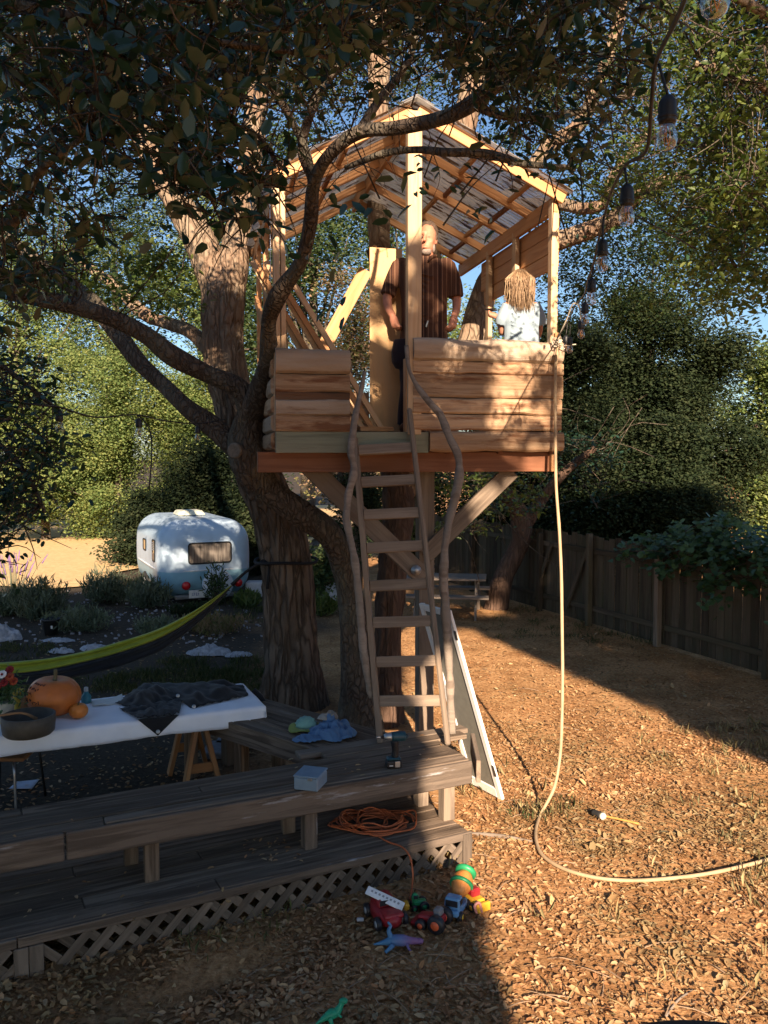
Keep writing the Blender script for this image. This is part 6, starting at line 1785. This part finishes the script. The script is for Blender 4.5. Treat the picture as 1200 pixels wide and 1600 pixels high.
# ------------------------------------------------------------------ the man
DM_ = 7.66
def mp(px, py, dy=0.0): 
    p = V(px, py, DM_); p.y += dy
    return p
SKIN = plain('sunburnt skin', (.46, .20, .125), .55, .35, var=.12, bump=.08, sc=30)
def hand(mb, wrist, tip_dir, palm_n, side, r=1.0):
    """palm, four curled fingers and a thumb; side = +1 / -1 puts the thumb on that side"""
    d = tip_dir.normalized(); n = (palm_n - d * palm_n.dot(d)).normalized(); s = d.cross(n) * side
    for i in range(3):
        mb.ball(wrist + d * (.03 + .025 * i) * r, (.040 * r, .034 * r, .036 * r), n=10)
    for i, L in enumerate((.068, .076, .070, .055)):
        b = wrist + d * .085 * r + s * (.030 - .020 * i) * r
        a1 = b + (d * .75 + n * .35).normalized() * L * .45 * r
        a2 = a1 + (d * .15 + n * .95).normalized() * L * .36 * r
        a3 = a2 + (n * .6 - d * .7).normalized() * L * .3 * r
        mb.tube([wrist + d * .05 * r + s * (.028 - .018 * i) * r, b, a1, a2, a3], [.013 * r, .0125 * r, .0115 * r, .0105 * r, .009 * r], n=8, per=3)
    t0 = wrist + d * .03 * r + s * .028 * r
    mb.tube([t0, t0 + (s * .7 + d * .7 + n * .3) * .035 * r, t0 + (s * .45 + d * 1.2 + n * .7) * .055 * r], [.016 * r, .014 * r, .011 * r], n=8, per=3)
man = thing('person', 'man in brown striped short sleeved shirt standing behind the centre post of the treehouse', 'person', T((mp(655, 600) - L0).dot(EX), .3, ZF))
fl = man.location.z
b = MB()
# head and neck
b.ball(mp(668, 370), (.078, .098, .112), n=20)
b.ball(mp(667, 384, -.022), (.064, .074, .082), n=16)
b.ball(mp(666, 392, -.045), (.04, .045, .04), n=12)
b.tube([mp(664, 369, -.088), mp(662.5, 377, -.112), mp(662, 382, -.122)], [.012, .015, .019], n=10, per=3)
b.tube([mp(653, 368, -.070), mp(664, 367, -.094), mp(676, 369, -.068)], [.012, .014, .012], n=8, per=3)
b.ball(mp(681.5, 377, .0), (.012, .028, .036), n=10); b.ball(mp(654, 377, .0), (.012, .028, .036), n=10)
b.ball(mp(657, 381, -.070), (.022, .022, .022), n=9); b.ball(mp(673, 381, -.070), (.022, .022, .022), n=9)
b.tube([mp(657, 390.5, -.088), mp(664, 390, -.100), mp(670, 390.5, -.088)], [.006, .010, .006], n=8, per=3)
b.tube([mp(668, 385, .01), mp(667, 400, .015), mp(664, 416, .02)], [.058, .060, .075], n=14, per=4)
# trunk of the body, hips, legs
def px_(v): return v * DM_ / FP
b.loft([(mp(663, 402, .02), px_(20), .06), (mp(662, 411, .02), px_(38), .085), (mp(662, 430, .02), px_(37), .105), (mp(663, 470, .02), px_(32), .11), (mp(662, 510, .02), px_(32), .11), (mp(660, 545, .02), px_(35), .115), (mp(659, 565, .02), px_(32), .10)], 22)
for (hx_, kx, fx) in ((642, 638, 632), (674, 676, 680)):
    b.tube([mp(hx_, 548, .02), mp(kx, 606, .0), mp((kx + fx) / 2, 630, .01), Vector((mp(fx, 640).x, mp(fx, 640, .02).y, fl + .09))], [.088, .062, .056, .045], n=14, per=5)
# arms
AL = [mp(624, 413, .03), mp(612, 440, .05), mp(605, 466, .04), mp(608, 484, .0), mp(614, 495, -.03)]
AR = [mp(700, 414, .03), mp(711, 442, .05), mp(714, 466, .05), mp(713, 484, .01), mp(709, 496, -.02)]
for A_ in (AL, AR): b.tube(A_, [.056, .047, .042, .037, .031], n=14, per=5)
b.ball(mp(627, 414, .03), (.065, .065, .06), n=14); b.ball(mp(697, 414, .03), (.065, .065, .06), n=14)
hand(b, mp(614, 495, -.03), Vector((.25, -.25, -1)), Vector((.9, .2, 0)), -1, 1.05)
hand(b, mp(709, 496, -.02), Vector((-.2, -.25, -1)), Vector((-.9, .2, 0)), 1, 1.05)
remesh(b.build('body', SKIN, man, True), .0085, 4)
# clothes
s = MB()
s.loft([(mp(663, 401, .02), px_(17), .070), (mp(662, 407, .02), px_(33), .088), (mp(661, 416, .02), px_(44), .108), (mp(662, 440, .015), px_(39), .128), (mp(663, 470, .01), px_(36), .132), (mp(663, 505, .01), px_(36), .132), (mp(662, 540, .01), px_(39), .138), (mp(661, 556, .01), px_(40), .14)], 26)
s.ball(mp(627, 414, .03), (.078, .078, .072), n=14); s.ball(mp(697, 414, .03), (.078, .078, .072), n=14)
s.tube([mp(625, 413, .03), mp(613, 437, .05), mp(606, 460, .045)], [.074, .068, .070], n=16, per=5)
s.tube([mp(699, 414, .03), mp(710, 440, .05), mp(713, 463, .05)], [.074, .070, .072], n=16, per=5)
for i in range(14):
    yy_ = 425 + i * 9
    s.tube([mp(640 + 9 * math.sin(i * 2.2), yy_, -.118), mp(655 + 6 * math.sin(i), yy_ + 7, -.124), mp(672 + 8 * math.cos(i * 1.7), yy_ + 12, -.116)], [.006, .011, .005], n=6, per=3)
t = NT('brown striped shirt').set(.85, .15)
tcn = t.n('ShaderNodeTexCoord'); sxn = t.n('ShaderNodeSeparateXYZ'); t.l(tcn.outputs['Object'], sxn.inputs[0])
def stripes(freq, ph, lo, hi):
    a = t.n('ShaderNodeMath', operation='MULTIPLY_ADD', i1=freq, i2=ph); t.l(sxn.outputs[0], a.inputs[0])
    q = t.n('ShaderNodeMath', operation='SINE'); t.l(a.outputs[0], q.inputs[0])
    return t.ramp(q.outputs[0], [(lo, (0, 0, 0)), (hi, (1, 1, 1))])
s1 = stripes(150, 0, .75, .95); s2 = stripes(42, 1.0, .55, .8)
base_c = t.mix(s2, (.085, .04, .025), (.045, .022, .016))
t.col(t.mix(s1, base_c, (.20, .11, .068)))
t.bump(t.noise(t.coords((1, 1, 1), False), 14, 4), .5, .02)
SHIRT = t.m
remesh(s.build('shirt', SHIRT, man, True), .0095, 3)
c2 = MB().tube([mp(655, 399, -.06), mp(650, 404, -.02), mp(656, 404, .07), mp(672, 404, .07), mp(679, 402, -.02), mp(673, 405, -.075), mp(668, 413, -.10)], [.012, .016, .018, .018, .016, .016, .008], n=8, per=5, flat=1.6)
c2.build('collar', SHIRT, man, True)
pk_ = MB().box((0, 0, 0), (.012, .012, .055), Matrix.Translation(mp(666, 510, -.145)) @ Matrix.Rotation(.3, 4, 'Y')); pk_.build('pen', plain('steel pen', (.6, .6, .6), .3, .5, .8), man)
tr_ = MB()
tr_.loft([(mp(659, 530, .02), px_(44), .12), (mp(658, 550, .02), px_(47), .13), (mp(658, 566, .02), px_(46), .12), (mp(658, 576, .02), px_(40), .10)], 20)
for (hx_, kx, fx) in ((643, 639, 633), (673, 676, 680)):
    e_ = mp(fx, 640, .02)
    tr_.tube([mp(hx_, 552, .02), mp(kx, 606, .0), mp((kx + fx) / 2, 630, .01), Vector((e_.x, e_.y, fl + .07))], [.105, .082, .078, .072], n=14, per=6, wob=.08, wf=9)
remesh(tr_.build('trousers', cloth('dark trousers', (.035, .024, .028), None, 200), man, True), .011, 2)
for fx in (632, 680):
    e_ = mp(fx, 640, .02)
    sb = MB().ball((e_.x, e_.y - .05, fl + .045), (.046, .125, .05), n=14); sb.ball((e_.x, e_.y + .01, fl + .08), (.05, .055, .05), n=10)
    sb.build('shoe', plain('brown shoe', (.10, .04, .025), .5, .4), man, True)
h = MB()
h.ball(mp(669, 363, .030), (.090, .094, .106), n=26, bump=.16, bf=11)
h.ball(mp(680.5, 371, .008), (.020, .055, .055), n=10, bump=.25, bf=12); h.ball(mp(655.5, 371, .008), (.020, .055, .055), n=10, bump=.25, bf=12)
h.build('hair', plain('grey brown hair', (.085, .058, .042), .8, .2, var=.4, bump=.8, sc=60), man, True)
h = MB().ball(mp(666, 395, -.046), (.046, .047, .036), n=14, bump=.12, bf=9)
h.ball(mp(677, 389, -.02), (.018, .04, .04), n=8, bump=.1); h.ball(mp(655.5, 389, -.02), (.018, .04, .04), n=8, bump=.1)
h.build('beard', plain('grey beard', (.27, .22, .19), .9, .1, var=.3, bump=.6, sc=70), man, True)
for px in (658.5, 669):
    MB().ball(mp(px, 374, -.084), (.012, .010, .008), n=8).build('eye', plain('dark eye', (.03, .02, .02), .3, .5), man, True)
# ------------------------------------------------------------------ the child
DC = 7.86
def cp_(px, py, dy=0.0):
    p = V(px, py, DC); p.y += dy
    return p
kid = thing('person', 'long haired child in pale blue tee shirt seen from behind by the right corner post', 'person', Vector((cp_(814, 600).x, cp_(814, 600).y, ZF)))
def qx(v): return v * DC / FP
b = MB()
b.ball(cp_(812, 443), (.082, .095, .108), n=18); b.ball(cp_(812, 453, .03), (.06, .07, .075), n=14)
b.tube([cp_(812, 455), cp_(813, 474)], [.045, .052], n=12)
b.loft([(cp_(813, 468), qx(9), .05), (cp_(813, 474), qx(22), .065), (cp_(814, 490), qx(24), .08), (cp_(815, 515), qx(22), .08), (cp_(815, 540), qx(23), .085), (cp_(815, 560), qx(24), .09), (cp_(815, 572), qx(20), .08)], 20)
for sx in (-11, 12): b.tube([cp_(815 + sx, 560), cp_(815 + sx, 610), Vector((cp_(815 + sx, 640).x, cp_(815, 640).y, ZF + .08))], [.07, .05, .036], n=12, per=4)
for sx in (-11, 12): b.ball(Vector((cp_(815 + sx, 640).x, cp_(815, 640).y + .04, ZF + .035)), (.036, .10, .035), n=10)
b.tube([cp_(793, 480), cp_(787, 500, .03), cp_(787, 518, .08), cp_(784, 500, .16), cp_(781, 488, .20)], [.045, .038, .034, .029, .025], n=12, per=5)
b.tube([cp_(835, 480), cp_(842, 500, .0), cp_(843, 520, .05), cp_(836, 532, .14)], [.045, .038, .033, .026], n=12, per=5)
b.ball(cp_(793, 480), (.05, .05, .05), n=12); b.ball(cp_(835, 480), (.05, .05, .05), n=12)
hand(b, cp_(782, 489, .20), Vector((-1, .1, .25)), Vector((0, -.2, 1)), 1, .8)
hand(b, cp_(836, 532, .14), Vector((-.6, .8, 0)), Vector((0, 0, 1)), 1, .8)
remesh(b.build('body', plain('child skin', (.42, .20, .13), .55, .35, var=.1, bump=.05), kid, True), .0085, 4)
s = MB()
s.loft([(cp_(813, 468), qx(10), .058), (cp_(813, 472), qx(20), .072), (cp_(814, 480), qx(25.5), .088), (cp_(814, 500), qx(27), .098), (cp_(815, 520), qx(27.5), .105), (cp_(815, 545), qx(29), .11), (cp_(815, 556), qx(29), .112)], 24)
s.tube([cp_(796, 478), cp_(787, 496, .02), cp_(785, 506, .04)], [.068, .064, .064], n=14, per=4)
s.tube([cp_(833, 478), cp_(842, 496), cp_(844, 508, .015)], [.068, .064, .064], n=14, per=4)
for i in range(9): s.tube([cp_(795 + 4 * math.sin(i * 2), 490 + i * 6, -.092), cp_(812, 497 + i * 6, -.10), cp_(832 + 4 * math.cos(i * 3), 492 + i * 6, -.092)], [.004, .010, .004], n=6, per=3)
remesh(s.build('tee_shirt', cloth('pale blue cotton', (.29, .37, .43), (.25, .33, .39), 240, .9, .2), kid, True), .009, 3)
tr_ = MB().loft([(cp_(815, 540), qx(26), .10), (cp_(815, 565), qx(27), .105), (cp_(815, 580), qx(24), .09)], 18)
for sx in (-12, 12): tr_.tube([cp_(815 + sx, 565), cp_(815 + sx, 610)], [.085, .075], n=12)
remesh(tr_.build('shorts', cloth('dark shorts', (.05, .055, .08), None, 200), kid, True), .012, 2)
# hair: cap and many waving locks
rnd = random.Random(5)
h = MB().ball(cp_(812, 441, -.006), (.094, .108, .116), n=22, bump=.08, bf=7)
for i in range(1500):
    th_ = rnd.uniform(0, 2 * math.pi)
    back = math.sin(th_) < .45
    if not back and rnd.random() < .7: continue
    el = rnd.uniform(.05, 1.35)
    c = cp_(812, 441, -.006)
    d = Vector((math.cos(th_) * math.cos(el) * .096, math.sin(th_) * math.cos(el) * .110, math.sin(el) * .118))
    p0 = c + d
    sp = rnd.uniform(.9, 1.35)
    out = Vector((math.cos(th_) * .10 * sp, math.sin(th_) * .118 * sp, -.02))
    L = rnd.uniform(.10, .29) * (1.15 if abs(math.cos(th_ - R(-70))) > .6 else .9)
    pts = [p0, c + out + Vector((0, 0, .02 + .03 * rnd.random()))]
    q = pts[-1]
    for j in range(4):
        q = q + Vector((rnd.uniform(-.016, .016) - out.x * .05, rnd.uniform(-.01, .01), -L / 4))
        pts.append(q)
    h.tube(pts, [.003, .0036, .0034, .003, .0024, .0008], n=3, per=2)
t = NT('light brown hair').set(.5, .4)  # brown tone differs at random from lock to lock
g_ = t.n('ShaderNodeNewGeometry')
t.col(t.ramp(g_.outputs['Random Per Island'], [(0, (.17, .10, .055)), (.5, (.28, .18, .10)), (1, (.42, .30, .18))]))
t.bump(t.noise(t.coords((30, 30, 4), False), 4, 3), .4, .01)
h.build('hair', t.m, kid, True)
ph = thing('phone', 'small dark phone held in the raised hand of the child', 'phone', cp_(770, 478, .2))
MB().box((0, 0, 0), (.07, .13, .01), Matrix.Translation(cp_(771, 478, .21)) @ Matrix.Rotation(.2, 4, 'Y') @ Matrix.Rotation(.5, 4, 'Z'), bev=.003).build('case', TBLK, ph)
